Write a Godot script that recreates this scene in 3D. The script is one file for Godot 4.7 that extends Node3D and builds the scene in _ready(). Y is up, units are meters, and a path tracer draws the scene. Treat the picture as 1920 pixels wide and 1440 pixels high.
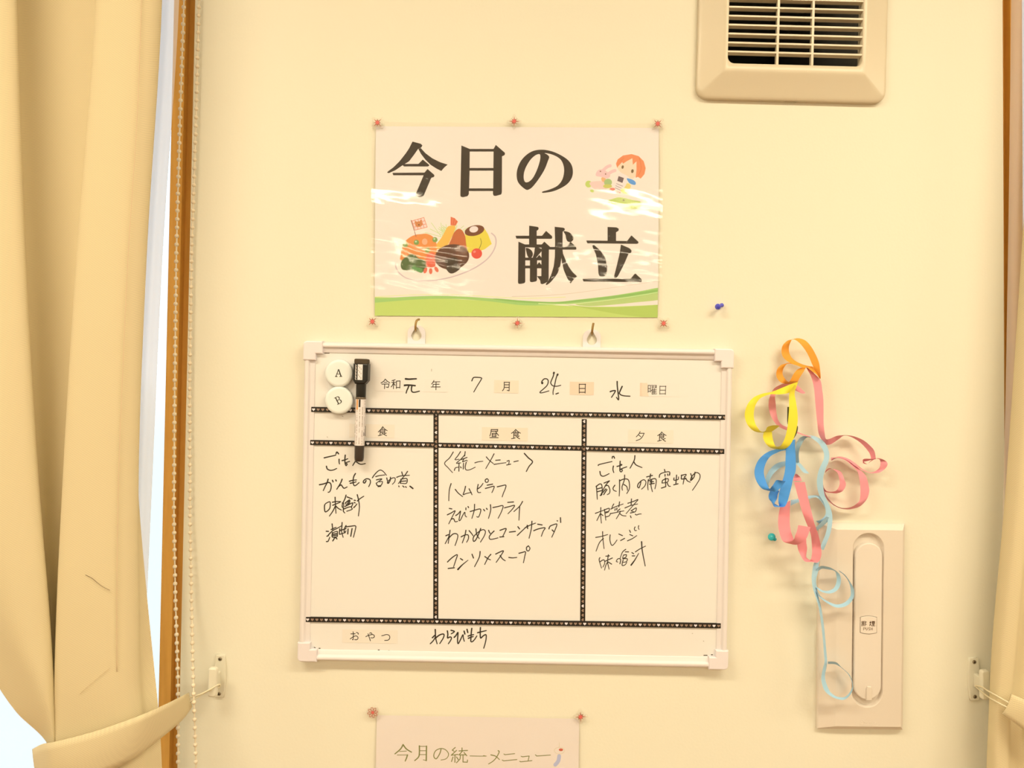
extends Node3D
# A stretch of cream wall between two windows of a dining room: laminated heading, menu whiteboard, paper streamers, vent and smoke-vent switch.
# The wall is measured in a flat plan grid ("plan units", 0.7545 mm each) whose axes lean 1.1 degrees; spot() turns a plan position and a distance from the wall into metres.

const EYE_HEIGHT := 1.45
const EYE_DISTANCE := 1.137
const UNIT := 0.0007545
const LEAN := 0.0192          # 1.1 degrees
const MIDDLE := Vector2(960, 720)

# ------------------------------------------------------------------ mesh building
class Shape:
	var st := SurfaceTool.new()
	var xf := Transform3D.IDENTITY
	func _init():
		st.begin(Mesh.PRIMITIVE_TRIANGLES)
		st.set_smooth_group(0)
	func smooth(on: bool):
		st.set_smooth_group(0 if on else -1)
	func tri(a: Vector3, b: Vector3, c: Vector3, ua := Vector2.ZERO, ub := Vector2.ZERO, uc := Vector2.ZERO):
		st.set_uv(ua); st.add_vertex(xf * a)
		st.set_uv(uc); st.add_vertex(xf * c)
		st.set_uv(ub); st.add_vertex(xf * b)
	func quad(a: Vector3, b: Vector3, c: Vector3, d: Vector3, ua := Vector2(0, 1), ub := Vector2(1, 1), uc := Vector2(1, 0), ud := Vector2(0, 0)):
		tri(a, b, c, ua, ub, uc)
		tri(a, c, d, ua, uc, ud)
	func box(lo: Vector3, hi: Vector3):
		st.set_smooth_group(-1)
		var p = []
		for i in 8:
			p.append(Vector3(hi.x if i & 1 else lo.x, hi.y if i & 2 else lo.y, hi.z if i & 4 else lo.z))
		quad(p[4], p[5], p[7], p[6]); quad(p[1], p[0], p[2], p[3])
		quad(p[5], p[1], p[3], p[7]); quad(p[0], p[4], p[6], p[2])
		quad(p[6], p[7], p[3], p[2]); quad(p[0], p[1], p[5], p[4])
		st.set_smooth_group(0)
	func hull8(p: Array):   # eight corners ordered as in box()
		st.set_smooth_group(-1)
		quad(p[4], p[5], p[7], p[6]); quad(p[1], p[0], p[2], p[3])
		quad(p[5], p[1], p[3], p[7]); quad(p[0], p[4], p[6], p[2])
		quad(p[6], p[7], p[3], p[2]); quad(p[0], p[1], p[5], p[4])
		st.set_smooth_group(0)
	func rings(list: Array, cap_last := false, cap_first := false, soft := false):
		# list of closed loops of Vector3, all of the same length, counter-clockwise seen from +z, from back to front
		for r in list.size() - 1:
			st.set_smooth_group(1 if soft else -1)
			var a = list[r]
			var b = list[r + 1]
			var n = a.size()
			for i in n:
				var j = (i + 1) % n
				quad(a[i], a[j], b[j], b[i])
		st.set_smooth_group(-1)
		if cap_last: cap(list[-1], true)
		if cap_first: cap(list[0], false)
		st.set_smooth_group(0)
	func cap(loop, front: bool):
		var flat = PackedVector2Array()
		for p in loop: flat.append(Vector2(p.x, p.y))
		var ix = Geometry2D.triangulate_polygon(flat)
		for t in range(0, ix.size(), 3):
			var a = loop[ix[t]]
			var b = loop[ix[t + 1]]
			var c = loop[ix[t + 2]]
			var ccw = (Vector2(b.x - a.x, b.y - a.y)).cross(Vector2(c.x - a.x, c.y - a.y)) > 0
			if ccw == front: tri(a, b, c)
			else: tri(a, c, b)
	func slab(poly: PackedVector2Array, z0: float, z1: float, bevel := 0.0, soft := false):
		if not soft and poly.size() > 20: soft = true
		if Geometry2D.is_polygon_clockwise(poly): poly.reverse()
		var list = [loop3(poly, z0)]
		if bevel > 0:
			list.append(loop3(poly, z1 - bevel))
			list.append(loop3(inset(poly, bevel * 0.3), z1 - bevel * 0.3))
			list.append(loop3(inset(poly, bevel), z1))
		else:
			list.append(loop3(poly, z1))
		rings(list, true, true, soft)
	static func loop3(poly: PackedVector2Array, z: float) -> Array:
		var out = []
		for p in poly: out.append(Vector3(p.x, p.y, z))
		return out
	static func inset(poly: PackedVector2Array, d: float) -> PackedVector2Array:
		var out = PackedVector2Array()
		var n = poly.size()
		for i in n:
			var e1 = (poly[i] - poly[(i + n - 1) % n]).normalized()
			var e2 = (poly[(i + 1) % n] - poly[i]).normalized()
			var n1 = Vector2(-e1.y, e1.x)
			var n2 = Vector2(-e2.y, e2.x)
			var m = (n1 + n2) / max(0.25, 1.0 + n1.dot(n2))
			out.append(poly[i] + m * d)
		return out
	func lathe(profile: Array, seg := 24, closed := true):   # (radius, z) from low z to high z, about +z
		var list = []
		for p in profile:
			var loop = []
			for i in seg:
				var a = TAU * i / seg
				loop.append(Vector3(cos(a) * p[0], sin(a) * p[0], p[1]))
			list.append(loop)
		for r in list.size() - 1:
			st.set_smooth_group(r + 1 if profile[r].size() > 2 else 0)
			for i in seg:
				var j = (i + 1) % seg
				var u0 = float(i) / seg
				var u1 = float(i + 1) / seg
				var v0 = 1.0 - float(r) / (list.size() - 1)
				var v1 = 1.0 - float(r + 1) / (list.size() - 1)
				quad(list[r][i], list[r][j], list[r + 1][j], list[r + 1][i], Vector2(u0, v0), Vector2(u1, v0), Vector2(u1, v1), Vector2(u0, v1))
		st.set_smooth_group(-1)
		if closed:
			cap(list[-1], true)
			cap(list[0], false)
		st.set_smooth_group(0)
	func tube(path: Array, radius: float, seg := 8, r_end := -1.0):
		var list = []
		var up = Vector3(0.31, 0.52, 0.79)
		for i in path.size():
			var t = (path[min(i + 1, path.size() - 1)] - path[max(i - 1, 0)]).normalized()
			var s = t.cross(up).normalized()
			if s.length() < 0.5: s = t.cross(Vector3.RIGHT).normalized()
			up = s.cross(t).normalized()
			var r = radius if r_end < 0 else lerp(radius, r_end, float(i) / (path.size() - 1))
			var loop = []
			for k in seg:
				var a = TAU * k / seg
				loop.append(path[i] + (s * cos(a) + up * sin(a)) * r)
			list.append(loop)
		for i in list.size() - 1:
			for k in seg:
				var j = (k + 1) % seg
				quad(list[i][j], list[i][k], list[i + 1][k], list[i + 1][j])
		for e in [[0, 1.0], [list.size() - 1, -1.0]]:
			var loop = list[e[0]]
			for k in range(1, seg - 1):
				if e[1] > 0: tri(loop[0], loop[k], loop[k + 1])
				else: tri(loop[0], loop[k + 1], loop[k])
	func ball(c: Vector3, r: float, seg := 8, rows := 6):
		var list = []
		for i in rows + 1:
			var b = -PI / 2 + PI * i / rows
			var loop = []
			for k in seg:
				var a = TAU * k / seg
				loop.append(c + Vector3(cos(a) * cos(b), sin(b), -sin(a) * cos(b)) * r)
			list.append(loop)
		for i in rows:
			for k in seg:
				var j = (k + 1) % seg
				quad(list[i][k], list[i][j], list[i + 1][j], list[i + 1][k])
	func grid(rows: Array, uv_scale := Vector2.ONE, flip := false):   # rows of Vector3 from bottom to top, left to right, seen from the front
		var nr = rows.size()
		var nc = rows[0].size()
		for r in nr - 1:
			for c in nc - 1:
				var a = rows[r][c]
				var b = rows[r][c + 1]
				var d = rows[r + 1][c]
				var e = rows[r + 1][c + 1]
				var u0 = Vector2(float(c) / (nc - 1), 1.0 - float(r) / (nr - 1)) * uv_scale
				var u1 = Vector2(float(c + 1) / (nc - 1), 1.0 - float(r + 1) / (nr - 1)) * uv_scale
				if flip: quad(b, a, d, e, Vector2(u1.x, u0.y), u0, Vector2(u0.x, u1.y), u1)
				else: quad(a, b, e, d, u0, Vector2(u1.x, u0.y), u1, Vector2(u0.x, u1.y))
	func mesh() -> ArrayMesh:
		st.generate_normals()
		st.index()
		return st.commit()

# ------------------------------------------------------------------ drawing into print textures
class Print:
	var img: Image
	var w: int
	var h: int
	var centre: Vector2
	var size: Vector2
	var turn: float
	var k: float
	func _init(centre_: Vector2, size_: Vector2, turn_: float, k_: float, paper: Color):
		centre = centre_; size = size_; turn = turn_; k = k_
		w = int(size.x * k); h = int(size.y * k)
		img = Image.create(w, h, false, Image.FORMAT_RGBA8)
		img.fill(paper)
	func to(p: Vector2) -> Vector2:
		return ((p - centre).rotated(-turn) / size + Vector2(0.5, 0.5)) * Vector2(w, h)
	func dot(x: int, y: int, cover: float, ink: Color):
		if x < 0 or y < 0 or x >= w or y >= h or cover <= 0.0: return
		img.set_pixel(x, y, img.get_pixel(x, y).lerp(ink, min(cover, 1.0) * ink.a))
	func line(path: PackedVector2Array, wide: float, ink: Color, thin_end := 1.0):
		var pts = PackedVector2Array()
		for p in path: pts.append(to(p))
		var n = pts.size()
		var seen = {}
		for i in n - 1:
			var a = pts[i]
			var b = pts[i + 1]
			var r = wide * k * 0.5 * lerp(1.0, thin_end, float(i) / max(1, n - 1))
			var ab = b - a
			var l2 = max(ab.length_squared(), 1e-6)
			for y in range(int(min(a.y, b.y) - r - 1), int(max(a.y, b.y) + r + 2)):
				for x in range(int(min(a.x, b.x) - r - 1), int(max(a.x, b.x) + r + 2)):
					var q = Vector2(x + 0.5, y + 0.5)
					var t = clamp((q - a).dot(ab) / l2, 0.0, 1.0)
					var cover = clamp(r - q.distance_to(a + ab * t) + 0.5, 0.0, 1.0)
					if cover > 0.0:
						var key = y * w + x
						if cover > seen.get(key, 0.0): seen[key] = cover
		for key in seen: dot(key % w, key / w, seen[key], ink)
	func fill(loops: Array, ink: Color):   # even-odd
		var edges = []
		var lo = 1e9
		var hi = -1e9
		for loop in loops:
			var q = PackedVector2Array()
			for p in loop: q.append(to(p))
			for i in q.size():
				edges.append([q[i], q[(i + 1) % q.size()]])
				lo = min(lo, q[i].y); hi = max(hi, q[i].y)
		for y in range(max(0, int(lo)), min(h - 1, int(hi)) + 1):
			var cover = {}
			for s in 3:
				var yy = y + (s + 0.5) / 3.0
				var xs = []
				for e in edges:
					if (e[0].y <= yy) != (e[1].y <= yy):
						xs.append(e[0].x + (yy - e[0].y) * (e[1].x - e[0].x) / (e[1].y - e[0].y))
				xs.sort()
				for i in range(0, xs.size() - 1, 2):
					var x0 = max(0.0, xs[i])
					var x1 = min(float(w), xs[i + 1])
					for x in range(int(x0), int(ceil(x1))):
						var part = min(x1, x + 1.0) - max(x0, float(x))
						if part > 0: cover[x] = cover.get(x, 0.0) + part / 3.0
			for x in cover: dot(x, y, cover[x], ink)
	func texture() -> ImageTexture:
		return ImageTexture.create_from_image(img)

# ------------------------------------------------------------------ helpers
var used := {}
var mats := {}

func spot(x: float, y: float, out_mm := 0.0) -> Vector3:
	var z = out_mm * 0.001
	var s = UNIT * (EYE_DISTANCE - z) / EYE_DISTANCE
	var a = (x - MIDDLE.x) * s
	var b = (MIDDLE.y - y) * s
	return Vector3(a * cos(LEAN) - b * sin(LEAN), EYE_HEIGHT + a * sin(LEAN) + b * cos(LEAN), z)

func numbered(called: String) -> String:
	var n = used.get(called, 0)
	used[called] = n + 1
	return called if n == 0 else "%s_%03d" % [called, n]

func tag(o: Node3D, label: String, category: String, group := "", kind := ""):
	if label: o.set_meta("label", label)
	if category: o.set_meta("category", category)
	if group: o.set_meta("group", group)
	if kind: o.set_meta("kind", kind)
	return o

func thing(called: String, label: String, category: String, at := Vector3.ZERO, turn := 0.0, group := "") -> Node3D:
	var o = Node3D.new()
	o.name = numbered(called)
	add_child(o)
	o.position = at
	o.rotation.z = turn
	return tag(o, label, category, group)

func part(called: String, s: Shape, m: Material, parent: Node3D) -> MeshInstance3D:
	return part_mesh(called, s.mesh(), m, parent)

func part_mesh(called: String, mesh: Mesh, m: Material, parent: Node3D) -> MeshInstance3D:
	var o = MeshInstance3D.new()
	o.mesh = mesh
	o.material_override = m
	if parent == self: o.name = numbered(called)
	else: o.name = called
	parent.add_child(o, true)
	return o

func structure(called: String, s: Shape, m: Material) -> MeshInstance3D:
	var o = part(called, s, m, self)
	o.set_meta("kind", "structure")
	return o

func lin(v: float) -> float:
	v /= 255.0
	return v / 12.92 if v <= 0.04045 else pow((v + 0.055) / 1.055, 2.4)

# own colour of a thing whose white paper neighbour looks (255, 232, 184) under the room's warm lamps
func own(r: float, g: float, b: float) -> Color:
	var c = Color(min(0.93, lin(r) * 0.84), min(0.93, lin(g) / lin(232) * 0.84), min(0.93, lin(b) / lin(184) * 0.84))
	return c.linear_to_srgb()

func mat(called: String, c: Color, rough := 0.6, metal := 0.0) -> StandardMaterial3D:
	if mats.has(called): return mats[called]
	var m = StandardMaterial3D.new()
	m.resource_name = called
	m.albedo_color = c
	m.roughness = rough
	m.metallic = metal
	mats[called] = m
	return m

func printed(called: String, t: Texture2D, rough := 0.6) -> StandardMaterial3D:
	var m = mat(called, Color.WHITE, rough)
	m.albedo_texture = t
	return m

func pane(called: String, c: Color, alpha: float, rough := 0.03) -> StandardMaterial3D:
	var m = mat(called, Color(c.r, c.g, c.b, alpha), rough)
	m.transparency = BaseMaterial3D.TRANSPARENCY_ALPHA
	return m

func flow2(pts: PackedVector2Array, steps := 6, closed := false) -> PackedVector2Array:
	var n = pts.size()
	if n < 3: return pts
	var out = PackedVector2Array()
	for i in (n if closed else n - 1):
		var p0 = pts[(i + n - 1) % n] if closed else pts[max(i - 1, 0)]
		var p1 = pts[i]
		var p2 = pts[(i + 1) % n]
		var p3 = pts[(i + 2) % n] if closed else pts[min(i + 2, n - 1)]
		for s in steps:
			var t = float(s) / steps
			out.append(0.5 * (2.0 * p1 + (p2 - p0) * t + (2.0 * p0 - 5.0 * p1 + 4.0 * p2 - p3) * t * t + (3.0 * p1 - p0 - 3.0 * p2 + p3) * t * t * t))
	if not closed: out.append(pts[n - 1])
	return out

func flow3(pts: Array, steps := 6) -> Array:
	var n = pts.size()
	if n < 3: return pts
	var out = []
	for i in n - 1:
		var p0 = pts[max(i - 1, 0)]
		var p1 = pts[i]
		var p2 = pts[i + 1]
		var p3 = pts[min(i + 2, n - 1)]
		for s in steps:
			var t = float(s) / steps
			out.append(0.5 * (2.0 * p1 + (p2 - p0) * t + (2.0 * p0 - 5.0 * p1 + 4.0 * p2 - p3) * t * t + (3.0 * p1 - p0 - 3.0 * p2 + p3) * t * t * t))
	out.append(pts[n - 1])
	return out

func pts2(flat: Array, origin := Vector2.ZERO, k := 1.0) -> PackedVector2Array:
	var out = PackedVector2Array()
	for i in range(0, flat.size() - 1, 2): out.append(origin + Vector2(flat[i], flat[i + 1]) / k)
	return out

func ink(p: Print, ox: float, oy: float, k: float, wide: float, c: Color, strokes: Array, curved := true, thin_end := 0.75):
	for s in strokes:
		var path = pts2(s, Vector2(ox, oy), k)
		p.line(flow2(path) if curved else path, wide, c, thin_end)

func blot(p: Print, ox: float, oy: float, k: float, c: Color, flat: Array, curved := true):
	var path = pts2(flat, Vector2(ox, oy), k)
	p.fill([flow2(path, 5, true) if curved else path], c)

func oval(p: Print, ox: float, oy: float, k: float, c: Color, x: float, y: float, rx: float, ry: float, deg := 0.0):
	var path = PackedVector2Array()
	for i in 28:
		path.append(Vector2(ox, oy) + (Vector2(x, y) + Vector2(cos(TAU * i / 28) * rx, sin(TAU * i / 28) * ry).rotated(deg_to_rad(deg))) / k)
	p.fill([path], c)

func rounded(w: float, h: float, r: float, seg := 6) -> PackedVector2Array:
	var out = PackedVector2Array()
	for q in 4:
		var c = Vector2((w / 2 - r) * (1 if q == 0 or q == 3 else -1), (h / 2 - r) * (1 if q < 2 else -1))
		for i in seg + 1:
			var a = PI / 2 * (q + float(i) / seg)
			out.append(c + Vector2(cos(a), sin(a)) * r)
	return out

func disc(r: float, seg := 32) -> PackedVector2Array:
	var out = PackedVector2Array()
	for i in seg: out.append(Vector2(cos(TAU * i / seg), sin(TAU * i / seg)) * r)
	return out

# a flat frame of reference on the wall: plan centre, lean of the thing, distance from the wall
class Base:
	var c: Vector2
	var turn: float
	var s: float
	var out: float
	func _init(c_: Vector2, turn_deg: float, out_mm: float):
		c = c_
		out = out_mm
		turn = deg_to_rad(turn_deg)
		s = 0.0007545 * (1.137 - out_mm * 0.001) / 1.137
	func at(x: float, y: float) -> Vector2:
		var d = (Vector2(x, y) - c).rotated(-turn)
		return Vector2(d.x, -d.y) * s
	func poly(flat: Array) -> PackedVector2Array:
		var out = PackedVector2Array()
		for i in range(0, flat.size() - 1, 2): out.append(at(flat[i], flat[i + 1]))
		return out

func on_wall(called: String, label: String, category: String, b: Base, group := "") -> Node3D:
	var at = spot(b.c.x, b.c.y, b.out)
	return thing(called, label, category, Vector3(at.x, at.y, 0), LEAN - b.turn, group)

func shift(poly: PackedVector2Array, by: Vector2) -> PackedVector2Array:
	var out = PackedVector2Array()
	for p in poly: out.append(p + by)
	return out

# ------------------------------------------------------------------ the room
func _ready():
	var cam = Camera3D.new()
	cam.name = "camera"
	cam.fov = 51.08
	cam.near = 0.05
	cam.position = Vector3(0, EYE_HEIGHT, EYE_DISTANCE)
	cam.rotation.z = LEAN
	add_child(cam)
	cam.make_current()

	var env = Environment.new()
	env.background_mode = Environment.BG_SKY
	var sky_look = ProceduralSkyMaterial.new()
	sky_look.sky_top_color = Color(0.80, 0.90, 0.98)
	sky_look.sky_horizon_color = Color(0.90, 0.96, 1.0)
	sky_look.ground_horizon_color = Color(0.90, 0.96, 1.0)
	sky_look.ground_bottom_color = Color(0.80, 0.86, 0.88)
	sky_look.sun_angle_max = 0.0
	var sky = Sky.new()
	sky.sky_material = sky_look
	env.sky = sky
	env.background_energy_multiplier = SKY_POWER
	env.ambient_light_source = Environment.AMBIENT_SOURCE_SKY
	env.tonemap_mode = Environment.TONE_MAPPER_LINEAR
	env.tonemap_exposure = EXPOSURE
	env.sdfgi_enabled = true
	env.ssao_enabled = true
	env.ssil_enabled = true
	var world = WorldEnvironment.new()
	world.name = "environment"
	world.environment = env
	add_child(world)

	ceiling_lights()
	room_shell()
	window_left_side()
	window_right_side()
	vent()
	whiteboard()
	magnets_and_marker()
	heading_poster()
	menu_sheet()
	smoke_switch()
	streamers()
	curtains()
	bead_chain()
	tieback_hooks()
	small_pins()

const SKY_POWER := 9.0
const EXPOSURE := 0.177
const LAMP_POWER := 14.0
const LAMP_COLOUR := Color(1.0, 0.935, 0.80)

func ceiling_lights():
	var housing = mat("white enamel", Color(0.86, 0.86, 0.84), 0.5)
	var glow = mat("lamp diffuser", Color(0.9, 0.88, 0.82), 0.5)
	glow.emission_enabled = true
	glow.emission = LAMP_COLOUR
	glow.emission_energy_multiplier = 4.0
	for z in [1.05, 3.55, 6.0, 8.4]:
		for x in [-3.0, -1.0, 1.0, 3.0]:
			var t = thing("ceiling_light", "white oblong fluorescent ceiling light above the room", "ceiling light", Vector3(x, 2.6, z), 0, "ceiling lights in rows")
			var s = Shape.new()
			s.box(Vector3(-0.64, -0.05, -0.13), Vector3(0.64, 0, 0.13))
			part("housing", s, housing, t)
			s = Shape.new()
			s.box(Vector3(-0.6, -0.062, -0.1), Vector3(0.6, -0.05, 0.1))
			part("lamp_diffuser", s, glow, t)
			var l = AreaLight3D.new()
			l.name = "lamp"
			l.area_size = Vector2(1.2, 0.2)
			l.light_color = LAMP_COLOUR
			l.light_energy = LAMP_POWER
			l.light_size = 0.2
			l.area_range = 16.0
			l.shadow_enabled = true
			l.rotation.x = -PI / 2
			l.position = Vector3(0, -0.066, 0)
			t.add_child(l)

var edge_left := []      # foot and head of the wall's left and right edge
var edge_right := []
const THICK := 0.15
const CEILING := 2.6
const SILL := 0.25
const HEAD := 2.3

func edge_at(a: Vector3, b: Vector3, y: float) -> float:
	return a.x + (b.x - a.x) * (y - a.y) / (b.y - a.y)

func wall_piece(s: Shape, x0a: float, x0b: float, x1a: float, x1b: float, y0: float, y1: float):
	# from y0 to y1, left edge x0a (foot) to x0b (head), right edge x1a to x1b
	s.hull8([Vector3(x0a, y0, -THICK), Vector3(x1a, y0, -THICK), Vector3(x0b, y1, -THICK), Vector3(x1b, y1, -THICK), Vector3(x0a, y0, 0), Vector3(x1a, y0, 0), Vector3(x0b, y1, 0), Vector3(x1b, y1, 0)])

func room_shell():
	var paper = mat("cream wallpaper", own(255, 231, 172), 0.85)
	var grain = FastNoiseLite.new()
	grain.seed = 5
	grain.frequency = 0.08
	var t = NoiseTexture2D.new()
	t.noise = grain
	t.width = 256
	t.height = 256
	t.seamless = true
	t.as_normal_map = true
	t.bump_strength = 1.2
	paper.normal_enabled = true
	paper.normal_texture = t
	paper.normal_scale = 0.12
	paper.uv1_triplanar = true
	paper.uv1_scale = Vector3(9, 9, 9)
	var a = spot(366, 0)
	var b = spot(334, 1440)
	var c = spot(1880, 0)
	var d = spot(1886, 1440)
	edge_left = [edge_at(b, a, 0.0), edge_at(b, a, CEILING)]
	edge_right = [edge_at(d, c, 0.0), edge_at(d, c, CEILING)]
	var s = Shape.new()
	# the pier between the windows, with a square opening for the exhaust duct behind the ventilation grille
	var duct = spot(1490, 8, 0)
	var half = 0.100
	var y0 = duct.y - half
	var y1 = duct.y + half
	var l = [edge_left[0], edge_at(b, a, y0), edge_at(b, a, y1), edge_left[1]]
	var r = [edge_right[0], edge_at(d, c, y0), edge_at(d, c, y1), edge_right[1]]
	wall_piece(s, l[0], l[1], r[0], r[1], 0, y0)
	wall_piece(s, l[1], l[2], duct.x - half, duct.x - half, y0, y1)
	wall_piece(s, duct.x + half, duct.x + half, r[1], r[2], y0, y1)
	wall_piece(s, l[2], l[3], r[2], r[3], y1, CEILING)
	var wall = structure("wall_back", s, paper)
	s = Shape.new()
	s.xf = Transform3D(Basis.IDENTITY, duct)
	for e in [[-0.0985, -0.0985, -0.097, 0.0985], [0.097, -0.0985, 0.0985, 0.0985], [-0.097, -0.0985, 0.097, -0.097], [-0.097, 0.097, 0.097, 0.0985]]:
		s.box(Vector3(e[0], e[1], -0.62), Vector3(e[2], e[3], -0.0005))
	s.box(Vector3(-0.097, -0.097, -0.625), Vector3(0.097, 0.097, -0.615))
	part("duct", s, mat("grey duct steel", Color(0.58, 0.58, 0.57), 0.5, 0.6), wall)
	s = Shape.new()
	var l0 = edge_at(b, a, SILL)
	var l1 = edge_at(b, a, HEAD)
	wall_piece(s, -2.4, -2.4, edge_left[0], l0, 0, SILL)
	wall_piece(s, -2.4, -2.4, l1, edge_left[1], HEAD, CEILING)
	s.box(Vector3(-4.2, 0, -THICK), Vector3(-2.4, CEILING, 0))
	structure("wall_back_left", s, paper)
	s = Shape.new()
	var r0 = edge_at(d, c, SILL)
	var r1 = edge_at(d, c, HEAD)
	wall_piece(s, edge_right[0], r0, 2.6, 2.6, 0, SILL)
	wall_piece(s, r1, edge_right[1], 2.6, 2.6, HEAD, CEILING)
	s.box(Vector3(2.6, 0, -THICK), Vector3(4.2, CEILING, 0))
	structure("wall_back_right", s, paper)
	s = Shape.new(); s.box(Vector3(-4.35, 0, -THICK), Vector3(-4.2, CEILING, 9.65)); structure("wall_left", s, paper)
	s = Shape.new(); s.box(Vector3(4.2, 0, -THICK), Vector3(4.35, CEILING, 9.65)); structure("wall_right", s, paper)
	s = Shape.new(); s.box(Vector3(-4.35, 0, 9.5), Vector3(4.35, CEILING, 9.65)); structure("wall_front", s, paper)
	s = Shape.new(); s.box(Vector3(-4.35, CEILING, -THICK), Vector3(4.35, CEILING + 0.12, 9.65)); structure("ceiling", s, mat("ceiling board", Color(0.86, 0.85, 0.80), 0.9))
	s = Shape.new(); s.box(Vector3(-4.35, -0.12, -THICK), Vector3(4.35, 0, 9.65)); structure("floor", s, mat("wood floor", Color(0.56, 0.42, 0.28), 0.4))

func wood() -> StandardMaterial3D:
	if mats.has("orange wood"): return mats["orange wood"]
	var m = mat("orange wood", Color.WHITE, 0.45)
	var img = Image.create(64, 512, false, Image.FORMAT_RGBA8)
	var n = FastNoiseLite.new()
	n.seed = 11
	n.frequency = 0.02
	for y in 512:
		for x in 64:
			var v = n.get_noise_2d(x * 9.0, y * 0.5) * 0.5 + n.get_noise_2d(x * 30.0 + 50.0, y * 0.9) * 0.35
			img.set_pixel(x, y, Color(0.93 + v * 0.07, 0.71 + v * 0.08, 0.35 + v * 0.06))
	m.albedo_texture = ImageTexture.create_from_image(img)
	m.uv1_triplanar = true
	m.uv1_scale = Vector3(6, 1.2, 6)
	return m

func window_unit(called: String, x0: float, x1: float, lean0: float, lean1: float):
	# wooden frame standing back in the opening, aluminium sash and pane behind it; lean0, lean1: how far the upright at x0, x1 shifts from foot to head
	var o = Node3D.new()
	o.name = called
	add_child(o)
	o.set_meta("kind", "structure")
	var s = Shape.new()
	for e in [[x0, lean0, 1.0], [x1, lean1, -1.0]]:
		var u = e[0]
		var g = e[2]
		for step in [[-0.01, 0.019, -0.026], [0.018, 0.035, -0.012]]:   # outer stop, then the thicker inner stile
			var xa = u + g * step[0]
			var xb = u + g * step[1]
			var lo = min(xa, xb)
			var hi = max(xa, xb)
			s.hull8([Vector3(lo, SILL, -0.14), Vector3(hi, SILL, -0.14), Vector3(lo + e[1], HEAD, -0.14), Vector3(hi + e[1], HEAD, -0.14), Vector3(lo, SILL, step[2]), Vector3(hi, SILL, step[2]), Vector3(lo + e[1], HEAD, step[2]), Vector3(hi + e[1], HEAD, step[2])])
	s.box(Vector3(x0, SILL, -0.14), Vector3(x1, SILL + 0.04, -0.03))
	s.box(Vector3(x0, HEAD - 0.04, -0.14), Vector3(x1, HEAD, -0.03))
	part("frame", s, wood(), o)
	var alu = mat("pale aluminium", Color(0.80, 0.80, 0.76), 0.45, 0.3)
	s = Shape.new()
	var mid = (x0 + x1) / 2
	for x in [x0 + 0.016, mid, x1 - 0.016]:
		s.box(Vector3(x - 0.02, SILL + 0.03, -0.125), Vector3(x + 0.02, HEAD - 0.03, -0.095))
	s.box(Vector3(x0 + 0.04, SILL + 0.03, -0.12), Vector3(x1 - 0.04, SILL + 0.09, -0.1))
	s.box(Vector3(x0 + 0.04, HEAD - 0.08, -0.12), Vector3(x1 - 0.04, HEAD - 0.03, -0.1))
	part("sash", s, alu, o)
	for p in [[x0 + 0.034, mid - 0.018], [mid + 0.018, x1 - 0.034]]:
		s = Shape.new()
		s.box(Vector3(p[0], SILL + 0.08, -0.112), Vector3(p[1], HEAD - 0.07, -0.108))
		part("pane", s, pane("window glass", Color(0.95, 0.98, 1.0), 0.03, 0.02), o)
	return o

func window_left_side():
	var dx = (edge_left[1] - edge_left[0]) * (HEAD - SILL) / CEILING
	var foot = edge_left[0] + (edge_left[1] - edge_left[0]) * SILL / CEILING
	window_unit("window_1", -2.4, foot, 0.0, dx)

func window_right_side():
	var dx = (edge_right[1] - edge_right[0]) * (HEAD - SILL) / CEILING
	var foot = edge_right[0] + (edge_right[1] - edge_right[0]) * SILL / CEILING
	window_unit("window_2", foot, 2.6, dx, 0.0)

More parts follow.
